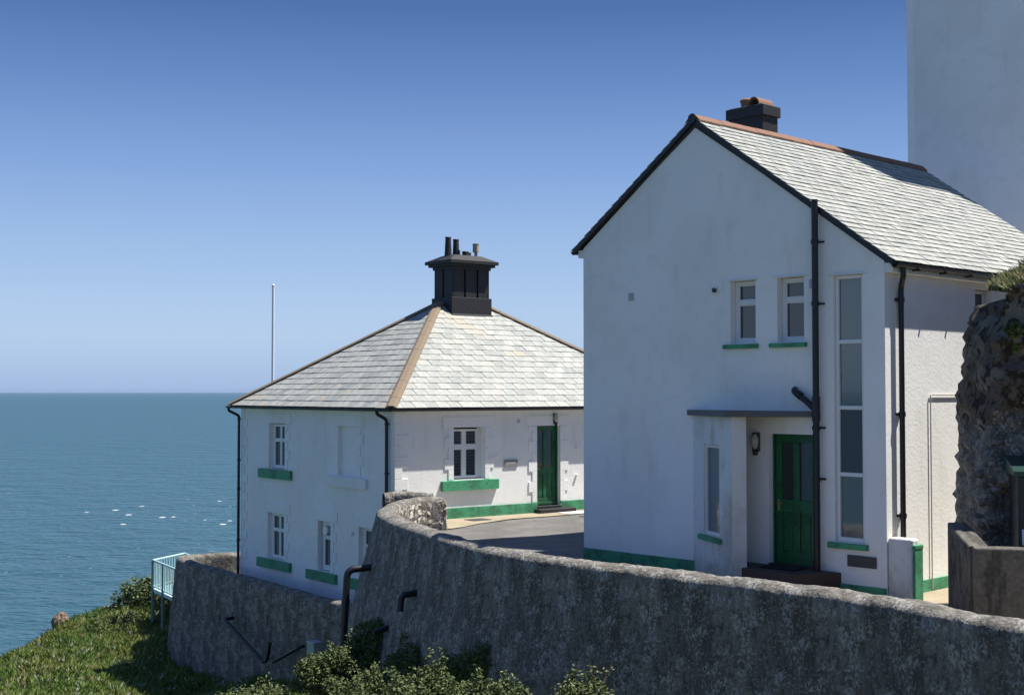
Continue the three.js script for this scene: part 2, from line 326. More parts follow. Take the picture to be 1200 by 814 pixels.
const tps = (() => {
  const n = survey.length, N = n + 3, A = [], phi = r2 => r2 > 1e-9 ? 0.5 * r2 * Math.log(r2) : 0;
  for (let i = 0; i < N; i++) A.push(new Float64Array(N + 1));
  for (let i = 0; i < n; i++) {
    for (let j = 0; j < n; j++) A[i][j] = phi((survey[i][0] - survey[j][0]) ** 2 + (survey[i][1] - survey[j][1]) ** 2);
    A[i][n] = 1; A[i][n + 1] = survey[i][0]; A[i][n + 2] = survey[i][1]; A[n][i] = 1; A[n + 1][i] = survey[i][0]; A[n + 2][i] = survey[i][1]; A[i][N] = survey[i][2];
  }
  for (let c = 0; c < N; c++) { let p = c; for (let r = c; r < N; r++) if (Math.abs(A[r][c]) > Math.abs(A[p][c])) p = r; [A[c], A[p]] = [A[p], A[c]]; for (let r = 0; r < N; r++) if (r !== c) { const f = A[r][c] / A[c][c]; if (f) for (let k = c; k <= N; k++) A[r][k] -= f * A[c][k]; } }
  const w = A.map((r, i) => r[N] / r[i]);
  return (x, d) => { let s = w[n] + w[n + 1] * x + w[n + 2] * d; for (let i = 0; i < n; i++) s += w[i] * phi((x - survey[i][0]) ** 2 + (d - survey[i][1]) ** 2); return s; };
})();
function groundY(x, z) {
  const d = -z; let y = tps(clamp(x, -24, 16), clamp(d, -12, 62));
  y -= 1.5 * Math.max(0, -x - 19) + 1.6 * Math.max(0, d - 55) + 0.0 * x;
  y += 0.36 * fbm3(x * 0.5, 3.1, z * 0.5, 4) + 0.13 * noise(x * 1.7, 7.7, z * 1.7);
  return Math.max(y, SEA - 3);
}
{
  const rows = [], uvs = [], xs = [], zs = [];
  for (let x = -75; x < -24; x += 3) xs.push(x); for (let x = -24; x <= 2; x += 0.22) xs.push(x); for (let x = 3; x <= 40; x += 2) xs.push(x);
  for (let z = 30; z > 0; z -= 2) zs.push(z); for (let z = 0; z > -60; z -= 0.3) zs.push(z); for (let z = -60; z > -110; z -= 3) zs.push(z);
  for (const z of zs) { rows.push(xs.map(x => V(x, groundY(x, z), z))); uvs.push(xs.map(x => [x, z])); }
  const g = grid(rows, false, uvs); g.index.array.reverse(); g.computeVertexNormals();
  const m = mesh('hillside', g.toNonIndexed(), M.soil, scene, true); m.geometry.computeVertexNormals(); structure(m, 'grassy clifftop slope below the walls');
}
// wall centre line: [x, z, top height, batter of the outer face]
const wallLine = [[7.6, -7.6, 0.92, 0.05], [6.3, -10.0, 0.90, 0.05], [4.98, -12.7, 0.85, 0.05], [4.12, -14.6, 0.80, 0.06], [3.12, -16.15, 0.75, 0.08], [2.22, -17.4, 0.70, 0.10], [1.0, -19.0, 0.65, 0.13], [-0.03, -20.7, 0.60, 0.16], [-0.92, -22.8, 0.55, 0.19], [-1.66, -25.1, 0.5, 0.22], [-2.34, -27.3, 0.45, 0.25], [-2.76, -29.3, 0.43, 0.27], [-2.82, -31.0, 0.42, 0.27], [-2.62, -32.4, 0.42, 0.2], [-2.2, -33.15, 0.42, 0.1], [-1.78, -33.4, 0.40, 0.04]];
function sweepWall(line, { half, bottomIn, bottomOut, step, bump, closeEnd, closeStart }) {
  const curve = new THREE.CatmullRomCurve3(line.map(p => V(p[0], p[2], p[1])), false, 'centripetal'), L = curve.getLength(), n = Math.round(L / step), rows = [], uvs = [];
  const prof = [];  // [normal offset, height rule]
  for (let i = 0; i <= 10; i++) prof.push(['in', i / 10]);
  for (let i = 1; i < 12; i++) prof.push(['top', i / 12]);
  for (let i = 0; i <= 46; i++) prof.push(['out', (i / 46) ** 1.9]);
  for (let i = 0; i <= n; i++) {
    const t = i / n, c = curve.getPointAt(t), tan = curve.getTangentAt(t); tan.y = 0; tan.normalize();
    const nrm = V(tan.z, 0, -tan.x), q = curve.getUtoTmapping(t) * (line.length - 1), k = Math.min(line.length - 2, Math.floor(q)), bt = line[k][3] + (line[k + 1][3] - line[k][3]) * (q - k);
    const row = [], uv = []; let acc = 0, prev = null;
    for (const [kind, s] of prof) {
      let o, y;
      if (kind === 'in') { o = -half; y = bottomIn + (c.y - 0.16 - bottomIn) * s; }
      else if (kind === 'top') { const a = Math.PI * s; o = -half * Math.cos(a); y = c.y - 0.16 + 0.16 * Math.sin(a) ** 0.75; }
      else { const drop = (c.y - 0.16 - bottomOut) * s; o = half + bt * drop; y = c.y - 0.16 - drop; }
      const p = V(c.x + nrm.x * o, y, c.z + nrm.z * o);
      const f = fbm3(p.x * 0.9 + 5, p.y * 0.9, p.z * 0.9, 3) * 0.06 + bump * (fbm3(p.x * 5, p.y * 5, p.z * 5, 3) + 0.7 * noise(p.x * 17, p.y * 17, p.z * 17));
      const dir = kind === 'in' ? nrm.clone().negate() : kind === 'out' ? nrm.clone() : nrm.clone().multiplyScalar(-Math.cos(Math.PI * s)).add(V(0, Math.sin(Math.PI * s), 0));
      p.addScaledVector(dir, f);
      if (prev) acc += Math.hypot(o - prev[0], y - prev[1]); prev = [o, y];
      row.push(p); uv.push([t * L, acc]);
    }
    rows.push(row); uvs.push(uv);
  }
  const list = [];
  // the coping spans the rounded head, with a ragged lower edge
  const head = grid(rows, false, uvs), hn = head.attributes.normal, M2 = rows[0].length;
  const isHead = q => { const v = head.index.array[q], j = v % M2, i = (v - j) / M2, p = rows[i][j]; return j >= 8 + 2 * noise(p.x * 3, p.y * 3, p.z * 3) && j <= 24 + 11 * fbm3(p.x * 5, p.y * 5, p.z * 5, 4); };
  const take = (hd, lo) => { const g = head.clone(), ix = []; const src = head.index.array; for (let q = 0; q < src.length; q += 3) { if (isHead(q) === hd) ix.push(src[q], src[q + 1], src[q + 2]); } g.setIndex(ix); return g.toNonIndexed(); };
  const cop = take(true); list.push(take(false));
  for (const [flag, r, rev] of [[closeEnd, rows[rows.length - 1], false], [closeStart, rows[0], true]]) if (flag) {
    const m = r.length, ctr = [], K = 8, R = [], UV = [];
    for (let a = 0; a <= K; a++) { const line2 = []; const uv2 = []; for (let b = 0; b < m; b++) { const o = r[m - 1 - b]; const tgt = V((r[0].x + r[m - 1].x) / 2, o.y, (r[0].z + r[m - 1].z) / 2); line2.push(r[b].clone().lerp(V(r[5].x, r[b].y, r[5].z).lerp(V(r[25].x, r[b].y, r[25].z), 0.5), a / K)); uv2.push([a * 0.05, r[b].y]); } R.push(line2); UV.push(uv2); }
    const e = grid(R, false, UV).toNonIndexed(); list.push(e);
  }
  const g = merge(list); return { geo: g, cop, curve, rows };
}
const boundary = thing('boundary_wall', 'long curving roughcast wall with rounded sunlit top in the foreground', 'wall');
const bw = sweepWall(wallLine, { half: 0.235, bottomIn: -0.8, bottomOut: -6.6, step: 0.075, bump: 0.022, closeEnd: true });
mesh('wall_body', bw.geo, M.rough, boundary, true); mesh('coping', bw.cop, M.rough, boundary, true);
const lowLine = [[-3.3, -33.0, -2.36, 0.06], [-4.0, -33.9, -2.36, 0.06], [-5.6, -36.0, -2.36, 0.07], [-7.5, -38.65, -2.35, 0.08], [-9.3, -41.05, -2.34, 0.09], [-10.35, -42.5, -2.32, 0.1], [-10.75, -43.4, -2.3, 0.1], [-10.3, -44.25, -2.33, 0.08], [-9.3, -44.85, -2.36, 0.08], [-7.0, -46.2, -2.4, 0.08]];
const lowWall = thing('retaining_wall', 'shaded grey retaining wall below the far cottage', 'wall');
const lw = sweepWall(lowLine, { half: 0.2, bottomIn: -3.4, bottomOut: -7.2, step: 0.11, bump: 0.018, closeStart: false });
mesh('wall_body', lw.geo, M.rough, lowWall, true); mesh('coping', lw.cop, M.rough, lowWall, true);
// short stub joining the hook of the wall to the cottage
const stub = thing('stub_wall', 'short rubble stub wall between the wall hook and the cottage corner', 'wall');
const sw0 = sweepWall([[-2.05, -34.1, 0.46, 0.02], [-2.5, -34.15, 0.48, 0.02], [-2.95, -34.2, 0.48, 0.05], [-3.3, -34.1, 0.42, 0.05]], { half: 0.2, bottomIn: -0.8, bottomOut: -3.6, step: 0.06, bump: 0.03, closeStart: true }); mesh('wall_body', sw0.geo, M.rough, stub, true); mesh('coping', sw0.cop, M.rough, stub, true);

// yard: one sheet from the boundary wall to the cottage
const yardY = (x, z) => -0.4 * smooth(-24, -33, z);
const wallX = (() => { // centre line x at a given z
  const pts = bw.curve.getSpacedPoints(400); return z => { let best = 1e9, x = 0; for (const p of pts) { const d = Math.abs(p.z - z); if (d < best) { best = d; x = p.x; } } return x; };
})();
{
  const rows = [], uvs = [];
  for (let z = -6; z >= -52; z -= 0.5) {
    const row = [], uv = [], x0 = z > -33.4 ? wallX(Math.max(z, -33.2)) + 0.02 : -2.6;
    for (let i = 0; i <= 60; i++) { const x = x0 + (26 - x0) * (i / 60) ** 1.5; row.push(V(x, yardY(x, z) + 0.012 * noise(x * 0.6, 2, z * 0.6), z)); uv.push([x, z]); }
    rows.push(row); uvs.push(uv);
  }
  // pale concrete apron round the right flank of the gabled house
  const ar = [], au = []; for (let i = 0; i <= 30; i++) { const r = [], w = []; for (let k = 0; k <= 24; k++) { const lx = 5.6 + k * 0.5, lz = 3.2 - i * 0.4, a = -46.9 * Math.PI / 180, x = 1.298 + lx * Math.cos(a) + lz * Math.sin(a), z = -23.96 - lx * Math.sin(a) + lz * Math.cos(a); r.push(V(x, 0.016 + 0.004 * noise(x * 2, z * 2), z)); w.push([x, z]); } ar.push(r); au.push(w); }
  structure(mesh('apron', grid(ar, false, au).toNonIndexed(), M.sand, scene, true), 'pale concrete apron beside the gabled house');
  const g = grid(rows, false, uvs).toNonIndexed(); structure(mesh('yard', g, M.asphalt, scene, true), 'grey tarmac yard between the houses');
}
// ------------------------------------------------------------------ window and surround builders (local frame: x right, y up, z out of the wall)
function windowUnit(parent, x0, x1, y0, y1, z, cols, rows, glass, opt = {}) {
  const g = part('window', parent); if (opt.label) g.userData.label = opt.label;
  const f = opt.f ?? 0.055, d = 0.06, bars = [], b = opt.bar ?? 0.05;
  bars.push(box(x0, x0 + f, y0, y1, z - d, z, 0.008), box(x1 - f, x1, y0, y1, z - d, z, 0.008), box(x0 + f, x1 - f, y1 - f, y1, z - d, z, 0.008), box(x0 + f, x1 - f, y0, y0 + f * 1.3, z - d, z, 0.008));
  const xs = [x0 + f], ys = [y0 + f * 1.3]; const ix = x1 - f, iy = y1 - f;
  for (let c = 1; c < cols; c++) { const x = x0 + f + (ix - x0 - f) * c / cols; bars.push(box(x - b / 2, x + b / 2, y0 + f * 1.3, iy, z - d + 0.004, z - 0.004, 0.006)); xs.push(x - b / 2, x + b / 2); }
  xs.push(ix);
  for (const r of rows) { const y = y0 + (y1 - y0) * r; bars.push(box(x0 + f, ix, y - b / 2, y + b / 2, z - d + 0.007, z - 0.001, 0.006)); ys.push(y - b / 2, y + b / 2); }
  ys.push(iy);
  mesh('frame', bars, M.frameWhite, g);
  for (let i = 0; i < xs.length; i += 2) for (let j = 0; j < ys.length; j += 2) {
    const gl = Array.isArray(glass) ? glass[Math.min(glass.length - 1, j / 2)] : glass;
    mesh('pane', box(xs[i] - 0.01, xs[i + 1] + 0.01, ys[j] - 0.01, ys[j + 1] + 0.01, z - d * 0.75, z - d * 0.75 + 0.008, 0).rotateX(opt.tilt ?? 0), gl, g);
    if (opt.sash) { const s = 0.028, a = xs[i], c = xs[i + 1], e = ys[j], h = ys[j + 1], zz = z - 0.012; mesh('sash', [box(a, a + s, e, h, zz - 0.03, zz, 0.004), box(c - s, c, e, h, zz - 0.03, zz, 0.004), box(a + s, c - s, e, e + s, zz - 0.03, zz, 0.004), box(a + s, c - s, h - s, h, zz - 0.03, zz, 0.004)], M.frameWhite, g); }
  }
  return g;
}
function sill(parent, x0, x1, y0, y1, z1, mat, z0 = -0.1) { // slightly weathered sloping sill
  const s = new THREE.Shape([[z0, y0], [z1, y0], [z1, y1 - 0.02], [z0, y1]].map(p => new THREE.Vector2(...p)));
  const g = new THREE.ExtrudeGeometry(s, { depth: x1 - x0, bevelEnabled: true, bevelSize: 0.006, bevelThickness: 0.006, bevelSegments: 1 }).rotateY(-Math.PI / 2).translate(x1, 0, 0);
  return mesh('sill', g, mat, parent);
}
function panelDoor(parent, x0, x1, y0, y1, z, mat, glassTop) { // two tall upper lights, two lower panels
  const g = part('door', parent), w = x1 - x0, st = 0.115, mid = (x0 + x1) / 2, rail = y0 + (y1 - y0) * 0.40, bottom = 0.2;
  const bars = [box(x0, x0 + st, y0, y1, z - 0.045, z), box(x1 - st, x1, y0, y1, z - 0.045, z), box(mid - st / 2, mid + st / 2, y0 + bottom, y1 - st, z - 0.044, z - 0.001), box(x0 + st, x1 - st, y1 - st, y1, z - 0.045, z - 0.0005), box(x0 + st, x1 - st, y0, y0 + bottom, z - 0.045, z - 0.0005), box(x0 + st, mid - st / 2, rail, rail + 0.2, z - 0.045, z - 0.0005), box(mid + st / 2, x1 - st, rail, rail + 0.2, z - 0.045, z - 0.0005)];
  mesh('stiles', bars, mat, g);
  for (const [a, b] of [[x0 + st, mid - st / 2], [mid + st / 2, x1 - st]]) {
    mesh('lower_panel', [box(a - 0.005, b + 0.005, y0 + bottom - 0.005, rail + 0.005, z - 0.04, z - 0.026), box(a + 0.04, b - 0.04, y0 + bottom + 0.04, rail - 0.04, z - 0.03, z - 0.014, 0.01)], mat, g);
    mesh('upper_light', box(a - 0.005, b + 0.005, rail + 0.195, y1 - st + 0.005, z - 0.034, z - 0.026, 0), glassTop, g);
  }
  mesh('handle', [box(x0 + 0.035, x0 + 0.075, rail + 0.02, rail + 0.2, z, z + 0.008), cyl(V(x0 + 0.055, rail + 0.15, z), V(x0 + 0.055, rail + 0.15, z + 0.05), 0.01), cyl(V(x0 + 0.05, rail + 0.15, z + 0.045), V(x0 + 0.17, rail + 0.15, z + 0.045), 0.01)], M.brass, g);
  return g;
}
function bracket(parent, x, y, z, r, back) { mesh('pipe_bracket', [cyl(V(x, y - 0.03, z), V(x, y + 0.03, z), r * 1.22), box(x - 0.015, x + r + 0.055, y - 0.014, y + 0.014, back, back + 0.02)], M.black, parent); }

// ------------------------------------------------------------------ gabled house
const houseTurn = -46.9 * Math.PI / 180;
const house = thing('gabled_house', 'tall white gabled house with slate roof and green door', 'house', [1.298, 0, -23.96], houseTurn);
{
  const h = house, len = 7.24, S = 0.714, apexX = 2.61, apexY = 7.64;
  const roofY = x => apexY - S * Math.abs(x - apexX);
  const under = 0.13;
  // front gable wall with its openings
  const win1 = [3.32, 3.82, 3.83, 4.85], win2 = [4.24, 4.74, 3.83, 4.85], strip = [5.27, 5.78, 0.79, 4.82], door = [4.06, 4.90, 0.34, 2.39];
  mesh('front_wall', panel([[0, -0.5], [6.15, -0.5], [6.15, roofY(6.15) - under], [apexX, apexY - under], [0, roofY(0) - under]], [win1, win2, strip, door], 0, 0.3), M.stucco, h);
  const sideW = mesh('side_wall', panel([[0.3, -0.5], [len, -0.5], [len, roofY(6.15) - under], [0.3, roofY(6.15) - under]], [[2.72, 3.3, 3.9, 4.72]], 0, 0.3), M.stucco, h); sideW.rotation.y = Math.PI / 2; sideW.position.x = 6.15;
  mesh('rear_wall', panel([[0.3, -0.5], [5.85, -0.5], [5.85, roofY(5.85) - under], [apexX, apexY - under], [0.3, roofY(0.3) - under]], [], -len + 0.3, 0.3), M.stucco, h);
  mesh('side_wall', box(0, 0.3, -0.5, roofY(0) - under - 0.003, -len, -0.3, 0), M.stucco, h);
  mesh('eave_box', [box(-0.13, -0.001, roofY(0) - under - 0.16, roofY(-0.13) - 0.06, -len, 0.0, 0.005)], M.trimWhite, h);
  mesh('eave_box', [box(6.151, 6.29, roofY(6.29) - 0.2, roofY(6.29) - 0.06, -len, 0.0, 0.005)], M.trimWhite, h);
  // painted plinth
  mesh('plinth', box(0.002, 3.3, -0.4, 0.25, 0.001, 0.022), M.green, h);
  mesh('plinth', box(5.3, 6.14, -0.4, 0.17, 0.001, 0.022), M.green, h);
  mesh('plinth', box(6.151, 6.172, -0.4, 0.2, -len, -0.02), M.green, h);
  // roof
  const roof = part('roof', h);
  const sec = new THREE.Shape([[-0.19, roofY(-0.19) - 0.02], [apexX, apexY - 0.02], [6.33, roofY(6.33) - 0.02], [6.33, roofY(6.33) - 0.055], [apexX, apexY - under - 0.03], [-0.19, roofY(-0.19) - 0.055]].map(p => new THREE.Vector2(...p)));
  mesh('roof_deck', new THREE.ExtrudeGeometry(sec, { depth: len + 0.02, bevelEnabled: false }).translate(0, 0, -len - 0.0), M.deck, roof);
  const th = Math.atan(S), cs = Math.cos(th), sn = Math.sin(th);
  const vg = (x0, x1) => { // black verge board under the slate edge
    const s = new THREE.Shape([[x0, roofY(x0) + 0.005], [x1, roofY(x1) + 0.005], [x1, roofY(x1) - 0.085], [x0, roofY(x0) - 0.085]].map(p => new THREE.Vector2(...p)));
    return new THREE.ExtrudeGeometry(s, { depth: 0.05, bevelEnabled: false });
  };
  mesh('verge', vg(-0.21, apexX).translate(0, 0, 0.022), M.black, roof);
  mesh('verge', vg(apexX, 6.33).translate(0, 0, 0.022), M.black, roof);
  mesh('verge', merge([vg(-0.21, apexX), vg(apexX, 6.33)]).translate(0, 0, -len - 0.075), M.black, roof);
  const up = V(-cs, sn, 0), U = V(0, 0, -1), slopeL = (6.36 - apexX) / cs, sl2 = (apexX + 0.22) / cs;
  const restA = slateSlope({ O: V(6.36, roofY(6.36) - 0.02, 0.075), U, Vd: up, length: len + 0.13, height: slopeL, limits: [[1, 0, 0], [-1, 0, len + 0.13], [0, 1, 0], [0, -1, slopeL]], w: 0.255, e: 0.165, parent: roof, seedNo: 5,
    keep: l => [...l].sort((a, b) => (a.u + 0.15 * a.v) - (b.u + 0.15 * b.v)).slice(0, 300) });
  const restB = slateSlope({ O: V(-0.22, roofY(-0.22) - 0.02, -len - 0.055), U: V(0, 0, 1), Vd: V(cs, sn, 0), length: len + 0.13, height: sl2, limits: [[1, 0, 0], [-1, 0, len + 0.13], [0, 1, 0], [0, -1, sl2]], w: 0.31, e: 0.205, parent: roof, seedNo: 6 });
  const rest = mesh('slates', [...restA, ...restB], slateMerged, roof, true); rest.userData.kind = 'stuff';
  // terracotta ridge tiles, each an angled tile
  const prof = new THREE.Shape([[-0.15, -0.105], [-0.05, -0.01], [0, 0.008], [0.05, -0.01], [0.15, -0.105], [0.15, -0.085], [0.05, 0.012], [0, 0.03], [-0.05, 0.012], [-0.15, -0.085]].map(p => new THREE.Vector2(...p)));
  const tileG = metreUV(clean(new THREE.ExtrudeGeometry(prof, { depth: 0.325, bevelEnabled: false })));
  const n = 22, step = (len + 0.13) / n; seed = 77;
  for (let i = 0; i < n; i++) { const m = new THREE.Mesh(tileG, M.terracotta); m.name = 'ridge_tile'; m.position.set(apexX, apexY + 0.03 + rr(-0.003, 0.003), 0.085 - (i + 1) * step); m.scale.z = (step - 0.006) / 0.325; roof.add(shadows(m)); }
  mesh('ridge_end', new THREE.CylinderGeometry(0.085, 0.085, 0.03, 16).rotateX(Math.PI / 2).translate(apexX, apexY - 0.02, 0.085), M.black, roof);
  // gutters and rain pipe
  const gut = (x, y) => { const s = new THREE.Shape(); s.absarc(0, 0, 0.062, Math.PI, 2 * Math.PI, false); s.lineTo(0.054, 0); s.absarc(0, 0, 0.054, 2 * Math.PI, Math.PI, true); return new THREE.ExtrudeGeometry(s, { depth: len + 0.06, bevelEnabled: false, curveSegments: 10 }).translate(x, y, -len); };
  const gut1 = mesh('gutter', gut(6.355, roofY(6.36) - 0.03), M.black, h);
  for (let i = 0; i < 9; i++) mesh('gutter_bracket', box(6.285, 6.43, roofY(6.36) - 0.11, roofY(6.36) - 0.085, -0.55 - i * 0.8 - 0.02, -0.55 - i * 0.8 + 0.02), M.black, gut1);
  mesh('gutter', gut(-0.2, roofY(-0.19) - 0.03), M.black, h);
  const rp = part('rainpipe', h);
  mesh('pipe', pipe([V(6.355, roofY(6.36) - 0.08, -0.18), V(6.355, roofY(6.36) - 0.2, -0.18), V(6.225, roofY(6.36) - 0.36, -0.33), V(6.225, 0.5, -0.33)], 0.042), M.black, rp);
  for (const y of [4.42, 2.72, 1.22]) mesh('pipe_bracket', [cyl(V(6.225, y - 0.035, -0.33), V(6.225, y + 0.035, -0.33), 0.054), box(6.152, 6.2, y - 0.02, y + 0.02, -0.4, -0.26)], M.black, rp);
  // soil pipe on the gable
  const sp = part('soil_pipe', h);
  mesh('pipe', [pipe([V(5.02, 0.3, 0.11), V(5.02, 6.0, 0.11)], 0.052), pipe([V(4.6, 3.09, 0.05), V(4.62, 3.06, 0.11), V(4.86, 2.9, 0.11), V(5.02, 2.76, 0.11)], 0.05), cyl(V(5.02, 2.6, 0.11), V(5.02, 2.98, 0.11), 0.062)], M.black, sp);
  for (const y of [5.35, 4.4, 2.5, 1.72]) bracket(sp, 5.02, y, 0.11, 0.052, 0.002);
  mesh('pipe_elbow', [cyl(V(4.68, 3.03, 0.11), V(4.75, 2.98, 0.11), 0.062)], M.black, sp);
  // casements
  for (const [i, w] of [win1, win2].entries()) {
    const g = windowUnit(h, w[0] + 0.005, w[1] - 0.005, w[2], w[3] - 0.005, -0.13, 1, [0.66], [M.glass, M.glass], { sash: true, f: 0.05 });
    sill(g, w[0] - 0.12, w[1] + 0.05, w[2] - 0.075, w[2] - 0.003, 0.06, M.green);
    mesh('drip_lintel', box(w[0] - 0.07, w[1] + 0.06, w[3] + 0.0, w[3] + 0.018, 0.001, 0.03), M.trimWhite, g);
  }
  { // tall stair light of four panes
    const g = windowUnit(h, strip[0] + 0.004, strip[1] - 0.004, strip[2], strip[3] - 0.004, -0.05, 1, [0.252, 0.502, 0.75], [M.paleGlass, M.glass, M.paleGlass, M.paleGlass], { f: 0.055, bar: 0.06, label: 'tall stair window of four stacked panes' });
    sill(g, strip[0] - 0.1, strip[1] + 0.06, strip[2] - 0.09, strip[2] - 0.003, 0.06, M.green);
    mesh('drip_lintel', box(strip[0] - 0.08, strip[1] + 0.06, strip[3], strip[3] + 0.018, 0.001, 0.028), M.trimWhite, g);
  }
  { const g = windowUnit(h, 2.73, 3.29, 3.9, 4.71, -0.12, 1, [0.55], [M.glass], {}); g.rotation.y = Math.PI / 2; g.position.x = 6.15; }
  // door in its reveal
  panelDoor(h, 4.09, 4.87, 0.34, 2.37, -0.14, M.greenGloss, M.glass);
  mesh('door_frame', [box(4.061, 4.09, 0.34, 2.389, -0.2, -0.1), box(4.87, 4.899, 0.34, 2.389, -0.2, -0.1), box(4.091, 4.869, 2.37, 2.388, -0.2, -0.1)], M.greenGloss, h);
  wallLamp(h, [3.83, 2.26, 0.0], 0);
  // splayed porch: canopy slab, screen wall with a narrow light
  const C0 = [2.53, 0], C1 = [3.93, 0.78];
  const ang = Math.atan2(C1[1] - C0[1], C1[0] - C0[0]), L = Math.hypot(C1[0] - C0[0], C1[1] - C0[1]);
  const porch = part('porch', h);
  const screenGeo = panel([[0, -0.4], [L, -0.4], [L, 2.66], [0, 2.66]], [[0.45, 1.10, 0.74, 2.20]], 0, 0.24);
  const screen = mesh('screen_wall', screenGeo, M.grime, porch); screen.rotation.y = -ang; screen.position.set(C0[0], 0, C0[1]);
  const pw = windowUnit(h, 0.455, 1.095, 0.74, 2.195, -0.025, 1, [], [M.paleGlass], { f: 0.045, label: 'narrow window in the porch screen wall' }); pw.rotation.y = -ang; pw.position.set(C0[0], 0, C0[1]);
  sill(pw, 0.33, 1.2, 0.655, 0.737, 0.06, M.green);
  const slab = new THREE.Shape([[2.40, -0.002], [3.90, 0.90], [4.97, 0.06], [4.97, -0.002]].map(p => new THREE.Vector2(p[0], -p[1])));
  const slabG = new THREE.ExtrudeGeometry(slab, { depth: 0.075, bevelEnabled: true, bevelSize: 0.008, bevelThickness: 0.008, bevelSegments: 1 }).rotateX(-Math.PI / 2);
  mesh('canopy', metreUV(clean(slabG)).translate(0, 2.67, 0), M.lead, porch);
  const stp = new THREE.Shape([[2.9, 0], [3.95, 0.62], [5.02, 0.75], [5.36, 0.001]].map(p => new THREE.Vector2(p[0], -p[1])));
  mesh('doorstep', metreUV(clean(new THREE.ExtrudeGeometry(stp, { depth: 0.72, bevelEnabled: true, bevelSize: 0.01, bevelThickness: 0.01, bevelSegments: 1 }).rotateX(-Math.PI / 2))).translate(0, -0.4, 0.012), M.brick, porch);
  mesh('threshold', box(4.05, 4.91, 0.33, 0.352, -0.2, 0.03, 0.004), M.brick, porch);
  // low flank wall with a green end
  mesh('flank_wall', box(6.152, 6.56, -0.4, 0.92, -0.21, -0.006, 0.04), M.grime, h);
  mesh('flank_wall_end', [box(6.561, 6.60, -0.4, 0.80, -0.235, -0.005, 0.012), box(6.545, 6.61, 0.77, 0.84, -0.24, 0.0, 0.02)], M.green, h);
  // vents, plaque, conduit
  for (const [x, y] of [[1.16, 4.71], [4.90, 4.72]]) { const v = mesh('air_vent', [box(x - 0.06, x + 0.06, y - 0.07, y + 0.07, 0.001, 0.01), ...[0, 1, 2, 3].map(k => box(x - 0.052, x + 0.052, y - 0.055 + k * 0.03, y - 0.04 + k * 0.03, 0.01, 0.022, 0.003))], M.cableGrey, h); }
  mesh('flue_vent', [box(2.955, 3.085, 4.65, 4.79, 0.001, 0.02)], M.trimWhite, h);
  mesh('flue_hole', cyl(V(3.02, 4.72, 0.018), V(3.02, 4.72, 0.06), 0.038), M.lampDark, h);
  mesh('plaque', box(5.49, 5.98, 0.44, 0.61, 0.001, 0.025, 0.004), M.plaque, h);
  mesh('conduit', pipe([V(6.175, 0.05, -1.24), V(6.175, 3.01, -1.24), V(6.175, 3.01, -4.4)], 0.011, 6, 0.03), M.cableGrey, h);
  // chimney stack
  const ch = part('chimney', h);
  mesh('stack', box(1.69, 2.45, 6.6, 8.03, -2.56, -2.1, 0.008), M.blackPaint, ch);
  mesh('chimney_cap', [box(1.65, 2.49, 8.025, 8.22, -2.6, -2.06, 0.012)], M.blackPaint, ch);
  mesh('flaunching', box(1.7, 2.44, 8.215, 8.24, -2.56, -2.1, 0.01), M.lead, ch);
  mesh('chimney_pot', new THREE.LatheGeometry([[0.001, 0.2], [0.08, 0.2], [0.085, 0.17], [0.12, 0.18], [0.125, 0.15], [0.115, 0.12], [0.105, 0.11], [0.105, 0.0]].map(p => new THREE.Vector2(...p)), 20).translate(1.93, 8.23, -2.33), M.terracotta, ch);
  { const s = new THREE.Shape(); s.absarc(0, 0, 0.15, 0, Math.PI, false); s.lineTo(-0.125, 0); s.absarc(0, 0, 0.125, Math.PI, 0, true); mesh('chimney_hood', new THREE.ExtrudeGeometry(s, { depth: 0.44, bevelEnabled: false, curveSegments: 14 }).scale(0.85, 1.0, 1).translate(2.24, 8.235, -2.55), M.terracotta, ch); }
}
tag(mesh('doormat', box(-0.32, 0.32, 0, 0.018, -0.2, 0.2, 0.008), M.rubber, scene), 'black rubber doormat on the brick step at the shaded green door', 'doormat');
{ const m = scene.children[scene.children.length - 1], p = V(4.5, 0.336, 0.24).applyAxisAngle(V(0, 1, 0), houseTurn).add(house.position); m.position.copy(p); m.rotation.y = houseTurn; }
